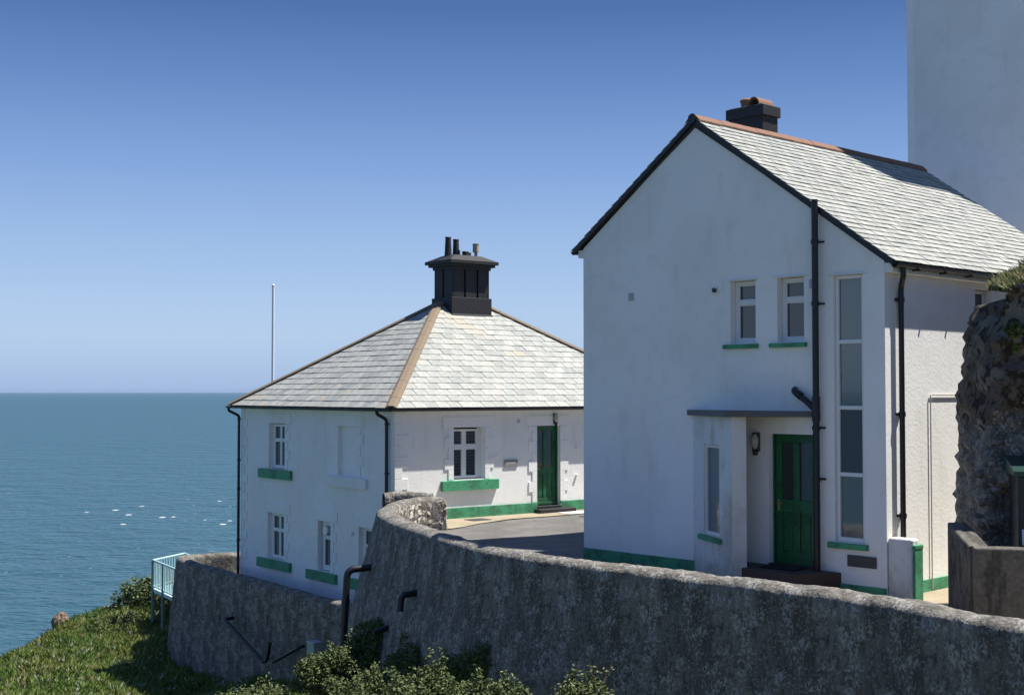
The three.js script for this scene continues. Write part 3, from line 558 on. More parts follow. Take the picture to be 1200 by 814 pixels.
// ------------------------------------------------------------------ hipped cottage
const cottageTurn = -52.3 * Math.PI / 180;
const cottage = thing('hipped_cottage', 'two-storey white cottage with hipped slate roof and black chimney by the sea', 'cottage', [-3.097, 0, -34.8], cottageTurn);
{
  const h = cottage, W = 8.9, D = 10.7, eY = 2.62, base = -4.2, oh = 0.3;
  const up1 = [-7.01, -6.01, 0.72, 2.10], blank = [-2.86, -1.84, 0.72, 2.10], lo1 = [-7.06, -6.03, -1.99, -0.60], lo2 = [-3.99, -3.27, -2.04, -0.62], lo3 = [-1.74, -0.74, -2.04, -0.62];
  mesh('front_wall', panel([[-W, base], [0, base], [0, eY + 0.1], [-W, eY + 0.1]], [up1, blank, lo1, lo2, lo3], 0, 0.3), M.stucco, h);
  mesh('niche_back', box(blank[0] - 0.05, blank[1] + 0.05, blank[2] - 0.05, blank[3] + 0.05, -0.2, -0.1, 0), M.stucco, h);
  const sw = [1.90, 2.96, 0.66, 2.08], sd = [4.80, 5.66, -0.22, 2.08];
  const side = mesh('side_wall', panel([[0.3, base], [D, base], [D, eY + 0.1], [0.3, eY + 0.1]], [sw, sd], 0, 0.3), M.stucco, h); side.rotation.y = Math.PI / 2;
  mesh('side_wall', box(-W, -W + 0.3, base, eY + 0.1, -D, -0.3, 0), M.stucco, h);
  mesh('rear_wall', box(-W + 0.3, -0.3, base, eY + 0.1, -D, -D + 0.3, 0), M.stucco, h);
  // windows of the shaded front
  const wf = (w, cols, rows, green, label) => { const g = windowUnit(h, w[0] + 0.1, w[1] - 0.01, w[2] + 0.02, w[3] - 0.02, -0.095, cols, rows, M.glass, { f: 0.08, bar: 0.11, label }); sill(g, w[0] - 0.6, w[1] + 0.45, w[2] - 0.28, w[2] - 0.004, 0.09, green ? M.green : M.trimWhite, -0.14); mesh('reveal_lining', box(w[0] + 0.002, w[0] + 0.1, w[2] + 0.02, w[3] - 0.02, -0.16, -0.12, 0), M.trimWhite, g); return g; };
  wf(up1, 2, [0.64], true); wf(lo1, 2, [0.64], true);
  { const g = windowUnit(h, lo2[0] + 0.06, lo2[1] - 0.02, lo2[2] + 0.02, lo2[3] - 0.02, -0.11, 1, [0.68], M.glass, { f: 0.12, bar: 0.12 }); sill(g, lo2[0] - 0.58, lo2[1] + 0.36, lo2[2] - 0.27, lo2[2] - 0.004, 0.09, M.green, -0.14); mesh('fan_vent', [cyl(V(-3.66, -0.88, -0.14), V(-3.66, -0.88, -0.03), 0.1), cyl(V(-3.66, -0.88, -0.06), V(-3.66, -0.88, -0.02), 0.13)], M.trimWhite, g); }
  wf(lo3, 2, [0.64], true);
  { const g = part('blind_niche', h); sill(g, -3.42, -1.3, 0.42, 0.70, 0.09, M.trimWhite, -0.14); }
  // raised stone dressings, each block proud of the render
  const blocks = (x0, x1, y0, y1, list) => { // jamb stones left and right of an opening plus the lintel
    let y = y0, k = 0; const hgt = 0.29;
    while (y < y1 - 0.05) { const t = Math.min(y + hgt, y1), wdt = k % 2 ? 0.30 : 0.17; list.push([x0 - wdt, x0, y, t - 0.006], [x1, x1 + wdt, y, t - 0.006]); y = t; k++; }
    list.push([x0 - 0.36, x1 + 0.36, y1 + 0.002, y1 + 0.29]);
  };
  const front = []; for (const w of [up1, blank, lo1, lo2, lo3]) blocks(w[0], w[1], w[2] + 0.01, w[3], front);
  for (let y = -3.0, k = 0; y < 2.25; y += 0.29, k++) front.push([-W + 0.003, -W + (k % 2 ? 0.42 : 0.24), y, y + 0.284]);
  const block = new RoundedBoxGeometry(1, 1, 1, 1, 0.02);
  for (const [a, b, c, d] of front) { const m = mesh('dressed_stone', box(a, b, c, d, 0.001, 0.024, 0.004), M.stucco, h); }
  // sunlit side: built in a frame turned to the side wall
  const s = part('side_front', h, [0, 0, 0], Math.PI / 2);
  const sideStones = []; blocks(sw[0], sw[1], sw[2] + 0.0, sw[3], sideStones); blocks(sd[0], sd[1], -0.08, sd[3], sideStones);
  for (let y = -0.4, k = 0; y < 2.25; y += 0.29, k++) sideStones.push([0.003, k % 2 ? 0.42 : 0.24, y, y + 0.284]);
  for (const [a, b, c, d] of sideStones) mesh('dressed_stone', box(a, b, c, d, 0.001, 0.026, 0.004), M.stucco, s);
  { // window with a half drawn blind behind clear panes
    const g = part('window', h, [0, 0, 0], Math.PI / 2); g.userData.label = 'four-light window with slatted blind on the sunlit wall';
    const u = windowUnit(g, sw[0] + 0.01, sw[1] - 0.12, sw[2] + 0.02, sw[3] - 0.05, -0.17, 2, [0.64], M.pane, { f: 0.06, bar: 0.15 });
    for (const c of [...u.children]) g.add(c); g.remove(u);
    mesh('frame', [box(sw[1] - 0.118, sw[1] - 0.002, sw[2] + 0.02, sw[3] - 0.02, -0.24, -0.18, 0)], M.frameWhite, g);
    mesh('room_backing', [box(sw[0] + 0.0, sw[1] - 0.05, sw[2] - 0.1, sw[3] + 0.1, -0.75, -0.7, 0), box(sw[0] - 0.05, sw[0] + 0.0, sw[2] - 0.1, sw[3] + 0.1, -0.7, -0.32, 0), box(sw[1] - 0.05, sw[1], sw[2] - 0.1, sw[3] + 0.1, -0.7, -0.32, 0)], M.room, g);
    const sl = []; for (let y = sw[2] + 0.12; y < sw[3] - 0.08; y += 0.085) sl.push(box(sw[0] + 0.06, sw[1] - 0.14, y, y + 0.004, -0.29, -0.25, 0).translate(0, 0, 0)); mesh('blind', sl, M.blind, g);
    sill(g, sw[0] - 0.41, sw[1] + 0.42, 0.38, 0.65, 0.10, M.green, -0.14);
  }
  { const g = panelDoor(h, sd[0] + 0.03, sd[1] - 0.03, sd[2] + 0.02, sd[3] - 0.02, -0.16, M.greenGloss, M.glass); g.rotation.y = Math.PI / 2; 
    mesh('door_frame', [box(sd[0] + 0.001, sd[0] + 0.03, sd[2] + 0.02, sd[3] - 0.001, -0.22, -0.1), box(sd[1] - 0.03, sd[1] - 0.001, sd[2] + 0.02, sd[3] - 0.001, -0.22, -0.1)], M.greenGloss, g);
    mesh('weather_bar', box(sd[0] + 0.04, sd[1] - 0.04, sd[2] + 0.05, sd[2] + 0.12, -0.16, -0.1), M.greenGloss, g); }
  mesh('doorstep', [box(sd[0] - 0.02, sd[1] + 0.02, -0.6, -0.2, -0.3, 0.06, 0.012), box(sd[0] - 0.14, sd[1] + 0.34, -0.6, -0.27, 0.061, 0.34, 0.015)], M.blackPaint, s);
  mesh('plinth', box(0.35, sd[0] - 0.001, -0.7, -0.09, 0.027, 0.048), M.green, s);
  mesh('plinth', box(sd[1] + 0.001, D, -0.7, -0.09, 0.027, 0.048), M.green, s);
  const lamp = wallLamp(h, [0.0, 0, 0], Math.PI / 2); lamp.position.set(0.026, 2.3, -5.46);
  mesh('house_sign', [box(3.62, 4.10, 0.95, 1.15, 0.001, 0.03, 0.004)], M.slateSign, s);
  mesh('sign_lettering', [[3.70, 3.76], [3.77, 3.81], [3.82, 3.88], [3.89, 3.95], [3.96, 4.01]].map(([a, b]) => box(a, b, 1.04, 1.085, 0.0305, 0.032, 0)), M.cableGrey, s);
  for (const [x, y] of [[3.35, 1.28], [6.28, 1.42], [6.28, 0.62]]) mesh('hook', [box(x - 0.03, x + 0.03, y - 0.03, y + 0.03, 0.001, 0.07)], M.trimWhite, s);
  mesh('air_vent', box(4.1, 4.2, 2.18, 2.28, 0.001, 0.012), M.cableGrey, s);
  mesh('air_vent', box(-2.14, -2.0, -0.92, -0.78, 0.001, 0.014), M.cableGrey, h);
  // roof
  const roof = part('roof', h), run = W / 2 + oh, rise = 3.16, ax = -W / 2, z1 = -W / 2, z2 = -D + W / 2, aY = eY + rise;
  const E = { fl: V(-W - oh, eY, oh), fr: V(oh, eY, oh), br: V(oh, eY, -D - oh), bl: V(-W - oh, eY, -D - oh), a1: V(ax, aY, z1), a2: V(ax, aY, z2) };
  const tri = [E.fl, E.fr, E.a1, E.fr, E.br, E.a2, E.fr, E.a2, E.a1, E.br, E.bl, E.a2, E.bl, E.fl, E.a1, E.bl, E.a1, E.a2];
  const dg = new THREE.BufferGeometry().setFromPoints(tri.map(p => p.clone().add(V(0, -0.02, 0)))); dg.computeVertexNormals();
  mesh('roof_deck', dg, M.deck, roof);
  mesh('soffit', [box(-W - oh + 0.01, oh - 0.01, eY - 0.07, eY - 0.035, 0.001, oh - 0.01, 0), box(0.001, oh - 0.01, eY - 0.07, eY - 0.035, -D - oh + 0.01, -0.001, 0), box(-W - oh + 0.01, -W - 0.001, eY - 0.07, eY - 0.035, -D - oh + 0.01, -0.001, 0), box(-W, 0.0, eY - 0.07, eY - 0.035, -D - oh + 0.01, -D - 0.001, 0)], M.trimWhite, h);
  const sl = Math.hypot(run, rise), cs = run / sl, sn = rise / sl;
  const lim = (len, ridge) => { const half = (len - ridge) / 2, k = half / sl; return [[1, -k, -0.02], [-1, -k, len - 0.02], [0, 1, 0], [0, -1, sl]]; };
  const fw = W + 2 * oh, sd2 = D + 2 * oh, ridge = z1 - z2;
  const stainR = (u, v) => { const a = clamp(1 - Math.abs(u - (4.4 + (sl - v) * 0.55)) / 0.85) * clamp((v - 1.2) / 3.2); return a * 0.95; };
  const stainF = (u, v) => v < 0.9 ? 0.08 : 0;
  const r = [];
  r.push(...slateSlope({ O: V(oh, eY - 0.012, oh), U: V(0, 0, -1), Vd: V(-cs, sn, 0), length: sd2, height: sl, limits: lim(sd2, ridge), w: 0.38, e: 0.30, parent: roof, seedNo: 21, stain: stainR, keep: l => l.filter(s => s.u < 7.9).sort((a, b) => (a.u + 0.4 * a.v) - (b.u + 0.4 * b.v)).slice(0, 195) }));
  r.push(...slateSlope({ O: V(-W - oh, eY - 0.012, oh), U: V(1, 0, 0), Vd: V(0, sn, -cs), length: fw, height: sl, limits: lim(fw, 0), w: 0.38, e: 0.30, parent: roof, seedNo: 22, stain: stainF, keep: l => [...l].sort((a, b) => b.u - a.u).slice(0, 105) }));
  r.push(...slateSlope({ O: V(-W - oh, eY - 0.012, -D - oh), U: V(0, 0, 1), Vd: V(cs, sn, 0), length: sd2, height: sl, limits: lim(sd2, ridge), w: 0.38, e: 0.30, parent: roof, seedNo: 23 }));
  r.push(...slateSlope({ O: V(oh, eY - 0.012, -D - oh), U: V(-1, 0, 0), Vd: V(0, sn, cs), length: fw, height: sl, limits: lim(fw, 0), w: 0.38, e: 0.30, parent: roof, seedNo: 24 }));
  const rest = mesh('slates', r, slateMerged, roof, true); rest.userData.kind = 'stuff';
  // hip tiles
  const prof = new THREE.Shape([[-0.15, -0.062], [-0.06, -0.006], [0.06, -0.006], [0.15, -0.062], [0.15, -0.03], [0.07, 0.026], [-0.07, 0.026], [-0.15, -0.03]].map(p => new THREE.Vector2(...p)));
  const tg = metreUV(clean(new THREE.ExtrudeGeometry(prof, { depth: 1, bevelEnabled: false })));
  for (const [e, a] of [[E.fr, E.a1], [E.fl, E.a1], [E.br, E.a2], [E.bl, E.a2]]) {
    const d = a.clone().sub(e), Ln = d.length(); d.normalize(); const n = 14, X = d.clone().cross(V(0, 1, 0)).normalize(), Y = X.clone().cross(d);
    for (let i = 0; i < n; i++) { const m = new THREE.Mesh(tg, M.hip); m.name = 'hip_tile'; const mt = new THREE.Matrix4().makeBasis(X, Y, d.clone().negate()); m.quaternion.setFromRotationMatrix(mt); m.scale.set(1, 1, Ln / n - 0.008); m.position.copy(e).addScaledVector(d, (i + 1) * Ln / n - 0.004).addScaledVector(Y, 0.05 + (i % 2) * 0.002); roof.add(shadows(m)); }
  }
  mesh('ridge_tile', metreUV(clean(tg.clone().scale(1, 1, ridge))).translate(ax, aY + 0.05, z2), M.hip, roof);
  // gutters all round and two rain pipes
  const gs = new THREE.Shape(); gs.absarc(0, 0, 0.06, Math.PI, 2 * Math.PI, false); gs.lineTo(0.05, 0); gs.absarc(0, 0, 0.05, 2 * Math.PI, Math.PI, true);
  const gg = L2 => new THREE.ExtrudeGeometry(gs, { depth: L2, bevelEnabled: false, curveSegments: 8 });
  mesh('gutter', gg(fw + 0.1).rotateY(Math.PI / 2).translate(-W - oh - 0.05, eY - 0.02, oh + 0.045), M.black, h);
  mesh('gutter', gg(sd2 + 0.1).translate(oh + 0.045, eY - 0.022, -D - oh - 0.05), M.black, h);
  mesh('fascia', [box(-W - oh + 0.01, oh + 0.0, eY - 0.085, eY - 0.02, oh - 0.008, oh + 0.012, 0), box(oh - 0.008, oh + 0.012, eY - 0.085, eY - 0.02, -D - oh, oh - 0.01, 0)], M.black, h);
  for (const [x, zz] of [[-0.24, 0], [-W - 0.05, 1]]) {
    const rp = part('rainpipe', h);
    mesh('pipe', pipe(zz ? [V(x - 0.2, eY - 0.06, 0.34), V(x - 0.2, eY - 0.16, 0.34), V(x, eY - 0.32, 0.075), V(x, -3.4, 0.075)] : [V(x - 0.08, eY - 0.06, 0.34), V(x - 0.08, eY - 0.15, 0.34), V(x, eY - 0.30, 0.085), V(x, -3.4, 0.085)], 0.045), M.black, rp);
    for (const y of [2.2, 0.9, 0.0, -1.6]) mesh('pipe_bracket', [cyl(V(x, y - 0.03, zz ? 0.075 : 0.085), V(x, y + 0.03, zz ? 0.075 : 0.085), 0.056), box(x - 0.06, x + 0.06, y - 0.014, y + 0.014, 0.026, 0.06)], M.black, rp);
  }
  // chimney
  const ch = part('chimney', h), cx0 = -5.0, cx1 = -3.9, cz0 = -6.12, cz1 = -4.58;
  mesh('chimney_base', box(cx0, cx1, 5.0, 5.98, cz0, cz1, 0.01), M.blackPaint, ch);
  mesh('lead_apron', [box(cx1, cx1 + 0.05, 5.37, 5.46, cz0 - 0.02, cz1 + 0.02)], M.lead, ch);
  mesh('shaft', box(cx0 + 0.13, cx1 - 0.13, 5.97, 6.92, cz0 + 0.13, cz1 - 0.13, 0), M.blackPaint, ch);
  const pil = [];
  for (let k = 0; k < 3; k++) { const a = cz0 + 0.06 + k * 0.485; pil.push(box(cx1 - 0.129, cx1 - 0.06, 5.985, 6.86, a, a + 0.42), box(cx0 + 0.06, cx0 + 0.129, 5.985, 6.86, a, a + 0.42)); }
  for (let k = 0; k < 2; k++) { const a = cx0 + 0.06 + k * 0.53; pil.push(box(a, a + 0.45, 5.985, 6.86, cz1 - 0.129, cz1 - 0.062), box(a, a + 0.45, 5.985, 6.86, cz0 + 0.062, cz0 + 0.129)); }
  for (const q of pil) mesh('pilaster', q, M.blackPaint, ch);
  mesh('cornice', [box(cx0 + 0.02, cx1 - 0.02, 6.861, 6.95, cz0 + 0.02, cz1 - 0.02), box(cx0 - 0.08, cx1 + 0.08, 6.951, 7.03, cz0 - 0.08, cz1 + 0.08), box(cx0 - 0.16, cx1 + 0.16, 7.031, 7.13, cz0 - 0.16, cz1 + 0.16)], M.blackPaint, ch);
  { const f = new THREE.BufferGeometry(), a = [V(cx0 - 0.14, 7.132, cz0 - 0.14), V(cx1 + 0.14, 7.132, cz0 - 0.14), V(cx1 + 0.14, 7.132, cz1 + 0.14), V(cx0 - 0.14, 7.132, cz1 + 0.14)], b = [V(cx0 + 0.22, 7.32, cz0 + 0.25), V(cx1 - 0.22, 7.32, cz0 + 0.25), V(cx1 - 0.22, 7.32, cz1 - 0.25), V(cx0 + 0.22, 7.32, cz1 - 0.25)], t = [];
    for (let i = 0; i < 4; i++) { const j = (i + 1) % 4; t.push(a[i], b[j], a[j], a[i], b[i], b[j]); } t.push(b[0], b[2], b[1], b[0], b[3], b[2]); t.push(a[0], a[1], a[2], a[0], a[2], a[3]);
    f.setFromPoints(t); f.computeVertexNormals(); mesh('weathering', f, M.blackPaint, ch); }
  const pot = (x, z, hh, r0, r1, mat) => mesh('chimney_pot', new THREE.LatheGeometry([[r0 * 0.7, hh - 0.06], [r0 * 0.72, hh], [r0 * 1.08, hh], [r0 * 1.08, hh - 0.05], [r0, hh - 0.06], [r1, 0.05], [r1 * 1.1, 0], [r1 * 1.1, -0.06]].map(p => new THREE.Vector2(...p)), 16).translate(x, 7.3, z), mat, ch);
  pot(-4.5, -4.86, 0.6, 0.09, 0.115, M.blackPaint); pot(-4.5, -5.16, 0.55, 0.09, 0.11, M.blackPaint);
  pot(-4.35, -5.42, 0.17, 0.1, 0.11, M.blackPaint); pot(-4.5, -5.62, 0.16, 0.1, 0.11, M.blackPaint); pot(-4.2, -5.05, 0.17, 0.05, 0.06, M.blackPaint);
  mesh('cowl', [cyl(V(-4.45, 7.3, -5.9), V(-4.45, 7.48, -5.9), 0.05), cyl(V(-4.45, 7.48, -5.9), V(-4.45, 7.72, -5.9), 0.105, 0.1), cyl(V(-4.45, 7.72, -5.9), V(-4.45, 7.75, -5.9), 0.11)], M.cowl, ch);
}
// sandy pavement along the cottage, its covers and painted marks
{
  const toWorld = (x, y, z) => V(x, y, z).applyAxisAngle(V(0, 1, 0), cottageTurn).add(cottage.position);
  const rows = [], uvs = [];
  for (let i = 0; i <= 60; i++) { const z = -0.3 - i * 0.2, row = [], uv = []; for (let k = 0; k <= 8; k++) { const x = 0.03 + (1.0 + 0.08 * noise(z * 0.8, 3) + Math.max(0, 1.2 * (1 - (-z) / 3))) * k / 8; const p = toWorld(x, 0, z); p.y = yardY(p.x, p.z) + 0.022 + 0.004 * noise(x * 3, z * 3); row.push(p); uv.push([x, z]); } rows.push(row); uvs.push(uv); }
  structure(mesh('pavement', grid(rows, false, uvs).toNonIndexed(), M.sand, scene, true), 'sandy pavement strip along the cottage wall');
  const decal = (name, x0, x1, z0, z1, mat, lift) => { const c = toWorld((x0 + x1) / 2, 0, (z0 + z1) / 2), m = mesh(name, box(-(x1 - x0) / 2, (x1 - x0) / 2, 0, 0.012, -(z1 - z0) / 2, (z1 - z0) / 2, 0.003), mat, scene); m.position.set(c.x, -0.4 + lift, c.z); m.rotation.y = cottageTurn; return m; };
  tag(decal('threshold_slab', 0.45, 1.0, -6.0, -5.2, M.markWhite, 0.026), 'pale stone slab let into the pavement before the bright green door', 'slab');
  tag(decal('drain_cover', 0.5, 0.95, -2.5, -1.9, M.plaque, 0.026), 'dark metal drain cover in the pavement near the wall hook', 'drain cover');
  tag(decal('manhole_cover', 1.5, 2.2, -5.9, -5.1, M.plaque, 0.008), 'dark manhole cover in the tarmac before the cottage door', 'manhole cover');
  // narrow paved path between cottage front and retaining wall
  const lp = [toWorld(0.5, 0, 1.18), toWorld(0.5, 0, -0.1), toWorld(-9.9, 0, -0.1), toWorld(-9.9, 0, 1.18)].map(p => p.setY(-3.15));
  const g = grid([[lp[0], lp[1]], [lp[3], lp[2]]]); structure(mesh('path', g, M.concrete, scene), 'shaded path behind the retaining wall');
}
// ------------------------------------------------------------------ lighthouse tower behind the house
{
  const t = thing('lighthouse_tower', 'massive plain white lighthouse tower in shade behind the gabled house', 'tower', [9.2, 0, -30.0], houseTurn);
  const w = 4.6, d = 6.0, c = 0.43, s = new THREE.Shape([[0, 0], [w, 0], [w + c, c], [w + c, c + d], [w, 2 * c + d], [0, 2 * c + d], [-c, c + d], [-c, c]].map(p => new THREE.Vector2(...p)));
  mesh('tower_wall', metreUV(clean(new THREE.ExtrudeGeometry(s, { depth: 19.9, bevelEnabled: false }).rotateX(-Math.PI / 2))).translate(0, -1, 0), M.stucco, t);
  mesh('gallery', metreUV(clean(new THREE.ExtrudeGeometry(s, { depth: 0.5, bevelEnabled: true, bevelSize: 0.95, bevelThickness: 0.4, bevelSegments: 2 }).rotateX(-Math.PI / 2))).translate(0, 19.0, 0), M.trimWhite, t);
  mesh('cable', pipe([V(2.2, 13.1, 0.02), V(3.0, 13.25, 0.02), V(4.4, 13.6, 0.02)], 0.014, 6), M.hip, t);
}
// ------------------------------------------------------------------ pipes on the walls
{
  const p = part('drainpipe', boundary);
  mesh('pipe', pipe([V(-2.8, -0.6, -27.8), V(-3.42, -0.64, -27.6), V(-3.6, -4.6, -27.4)], 0.075, 10, 0.16), M.black, p);
  mesh('pipe_collar', cyl(V(-3.448, -1.25, -27.57), V(-3.452, -1.33, -27.566), 0.09), M.black, p);
  const q = part('drainpipe', boundary);
  mesh('pipe', pipe([V(-1.55, -0.54, -23.98), V(-1.98, -0.58, -23.75), V(-2.0, -0.86, -23.72)], 0.062, 10, 0.1), M.black, q);
  const r = part('drainpipe', boundary);
  mesh('pipe', pipe([V(-2.15, -1.36, -25.45), V(-2.62, -1.5, -25.1)], 0.06, 10), M.black, r);
  const a = part('drainpipe', lowWall);
  mesh('pipe', pipe([V(-8.15, -3.55, -38.9), V(-8.35, -3.55, -38.65), V(-6.85, -4.35, -36.6), V(-6.72, -4.3, -36.5), V(-6.62, -3.8, -36.4)], 0.055, 8, 0.06), M.black, a);
  const b = part('drainpipe', lowWall);
  mesh('pipe', pipe([V(-6.5, -4.3, -36.3), V(-5.65, -3.7, -35.1), V(-5.5, -3.65, -35.2)], 0.05, 8, 0.06), M.black, b);
  const u = thing('meter_box', 'small pale green box fixed to the retaining wall above the bushes', 'utility box', [-5.15, -3.98, -34.75], cottageTurn);
  mesh('box_body', box(-0.19, 0.19, 0, 0.5, -0.14, 0.14, 0.02), std({ color: rgb(0.30, 0.36, 0.32), roughness: 0.6 }), u); mesh('box_lid', box(-0.2, 0.2, 0.5, 0.53, -0.15, 0.16, 0.01), M.cableGrey, u);
}
// rubble stones in the hook of the boundary wall
{
  seed = 901; const n = bw.rows.length, tones = [[0.42, 0.38, 0.31], [0.50, 0.46, 0.39], [0.36, 0.32, 0.26], [0.55, 0.52, 0.46]].map(c => std({ color: rgb(...c), bumpMap: T.rockBump, bumpScale: 0.02, roughness: 0.95 }));
  const geos = [0, 1, 2, 3, 4].map(k => metreUV(clean(stoneGeo(0.12, 0.075, 0.06, k * 7.3))));
  const put = (P, nx, nz) => { const m = new THREE.Mesh(geos[Math.floor(rnd() * 5)], tones[Math.floor(rnd() * 4)]); m.name = 'stone'; m.position.copy(P); m.rotation.set(rr(-0.2, 0.2), Math.atan2(nx, nz) + rr(-0.2, 0.2), rr(-0.25, 0.25)); m.scale.set(rr(0.6, 1.25), rr(0.6, 1.2), rr(0.5, 0.8)); boundary.add(shadows(m)); };
  for (let i = Math.floor(n * 0.80); i < n - 1; i += 3) for (let y = 1; y < 10; y += 1) { if (rnd() < 0.35) continue; const P = bw.rows[i][Math.min(y + 1, 10)].clone(), Q = bw.rows[i][40]; const d = P.clone().sub(Q).setY(0).normalize(); P.y += rr(-0.04, 0.04); if (P.y < -0.45) continue; put(P.addScaledVector(d, -0.035), d.x, d.z); }
  const e = bw.rows[n - 1]; const c0 = e[8], c1 = e[22]; const tx = bw.curve.getTangentAt(1);
  for (let y = -0.4; y < 0.28; y += 0.13) for (let k = 0; k < 3; k++) { const P = c0.clone().lerp(c1, (k + 0.5 + rr(-0.15, 0.15)) / 3); P.y = y + rr(-0.03, 0.03); put(P, tx.x, tx.z); }
}
// ------------------------------------------------------------------ foliage builders
function leafCloud(n, place, size, colours) { // many small folded leaves
  const pos = [], col = [], q = new THREE.Quaternion(), e = new THREE.Euler(), v = V();
  for (let i = 0; i < n; i++) {
    const pl = place(i); if (!pl) continue; const s = size * rr(0.6, 1.3), c = colours[Math.floor(rnd() * colours.length)], j = rr(0.8, 1.2);
    e.set(rr(-1.2, 1.2), rr(0, 6.28), rr(-1.2, 1.2)); q.setFromEuler(e);
    const pts = [[0, 0, 0], [0.32, 0.12, 0.5], [0, 0, 1], [-0.32, 0.12, 0.5]].map(([a, b, d]) => v.set(a * s, b * s, (d - 0.5) * s * 1.3).applyQuaternion(q).add(pl).toArray());
    for (const k of [0, 1, 2, 0, 2, 3]) { pos.push(...pts[k]); col.push(c[0] * j, c[1] * j, c[2] * j); }
  }
  const g = new THREE.BufferGeometry(); g.setAttribute('position', new THREE.Float32BufferAttribute(pos, 3)); g.setAttribute('color', new THREE.Float32BufferAttribute(col, 3)); g.computeVertexNormals(); return g;
}
const leafMat = new THREE.MeshPhysicalMaterial({ vertexColors: true, roughness: 0.6, side: THREE.DoubleSide });
const greens = [[0.07, 0.10, 0.02], [0.09, 0.125, 0.026], [0.05, 0.075, 0.018], [0.12, 0.145, 0.04], [0.08, 0.11, 0.03]];
function bush(name, label, group, c, r, n, size, cols) {
  const g = thing(name, label, 'bush', [c[0], groundY(c[0], c[2]), c[2]], 0, group);
  const cy = c[1] - g.position.y, clumps = [], twigs = []; const nc = 16 + Math.floor(r[0] * 14);
  for (let i = 0; i < nc; i++) { const a = rr(0, 6.28), b = Math.acos(rr(-0.5, 1)), k = Math.cbrt(rr(0.25, 1)); clumps.push(V(Math.sin(b) * Math.cos(a) * r[0] * k, cy + Math.cos(b) * r[1] * k, Math.sin(b) * Math.sin(a) * r[2] * k)); }
  const br = clumps.map(p => cyl(V(rr(-0.1, 0.1), -0.1, rr(-0.1, 0.1)), p, 0.018, 0.005, 5)); for (let i = 0; i < nc; i++) { const p = clumps[i], q = p.clone().add(V(rr(-0.25, 0.25), rr(0.05, 0.35), rr(-0.25, 0.25))); br.push(cyl(p, q, 0.006, 0.002, 4)); twigs.push([p, q]); }
  mesh('stem', br, std({ color: rgb(0.09, 0.065, 0.04) }), g);
  const cr = Math.max(0.16, r[0] * 0.36);
  mesh('foliage', leafCloud(n, () => { const ci = Math.floor(rnd() * nc * 1.2), tw = twigs[Math.floor(rnd() * nc)], p = ci < nc ? clumps[ci] : tw[0].clone().lerp(tw[1], Math.sqrt(rnd())); const d = V(rr(-1, 1), rr(-1, 1), rr(-1, 1)); if (d.length() > 1) return null; return d.normalize().multiplyScalar((ci < nc ? cr : 0.07) * Math.cbrt(rr(0.1, 1))).multiply(V(1, 0.8, 1)).add(p); }, size, cols), leafMat, g, true);
  return g;
}
seed = 4242;
const shrubGroup = 'shrubs along the foot of the walls';
bush('shrub', 'broad sunlit green shrub in front of the retaining wall', shrubGroup, [-3.25, -2.4, -25.0], [0.7, 0.6, 0.6], 24000, 0.05, greens);
bush('shrub', 'low sunlit shrub left of the broad shrub', shrubGroup, [-4.7, -2.8, -24.4], [0.8, 0.36, 0.5], 13000, 0.05, greens);
bush('shrub', 'large shaded shrub against the foot of the boundary wall below its elbow pipe', shrubGroup, [-2.55, -2.3, -25.9], [0.8, 0.85, 0.6], 24000, 0.05, greens);
bush('shrub', 'ragged sunlit shrub standing out from the wall foot', shrubGroup, [-1.1, -1.05, -17.6], [0.5, 0.4, 0.4], 13000, 0.042, greens);
bush('shrub', 'wide shaded shrub right of the ragged sunlit one', shrubGroup, [-0.5, -1.45, -20.7], [0.62, 0.62, 0.42], 17000, 0.045, greens);
bush('shrub', 'shaded shrub between the elbow pipe shrub and the wide one', shrubGroup, [-1.75, -2.0, -23.0], [0.6, 0.6, 0.45], 16000, 0.048, greens);
bush('shrub', 'low sunlit growth under the elbow pipe shrub', shrubGroup, [-2.25, -1.75, -20.6], [0.6, 0.35, 0.4], 12000, 0.042, greens);
bush('shrub', 'low growth along the bottom edge below the wide shaded shrub', shrubGroup, [-0.35, -1.05, -17.4], [0.55, 0.24, 0.35], 9000, 0.04, greens);
bush('shrub', 'small thin shrub at the bottom edge right of the other shrubs', shrubGroup, [0.9, -0.8, -16.9], [0.3, 0.14, 0.25], 1800, 0.045, greens);
bush('shrub', 'pale yellow green shrub behind the blue railing posts', shrubGroup, [-13.0, -4.7, -48.6], [1.5, 0.75, 0.9], 15000, 0.10, greens);
bush('shrub', 'low heathy shrub on the grass left of the railing posts', shrubGroup, [-13.4, -5.25, -46.0], [1.0, 0.5, 0.9], 12000, 0.075, greens);
// thin weeds standing before the wall
function weed(label, x, z, hgt) {
  const y = groundY(x, z), g = thing('tall_weed', label, 'weed', [x, y, z], 0, 'weeds before the boundary wall');
  mesh('stem', pipe([V(0, 0, 0), V(0.02, hgt * 0.5, 0.01), V(-0.01, hgt, 0.02)], 0.007, 5), std({ color: rgb(0.12, 0.13, 0.04) }), g);
  mesh('foliage', leafCloud(90, () => { const t = rr(0.25, 1); return V(rr(-0.09, 0.09) * (1.3 - t), hgt * t, rr(-0.09, 0.09)); }, 0.06, greens), leafMat, g, true);
}
weed('tall thin weed at the bottom edge in front of the boundary wall', 0.78, -17.0, 1.55);
weed('short feathery weed next to the leafy shrub at the wall foot', -1.05, -20.2, 1.35);

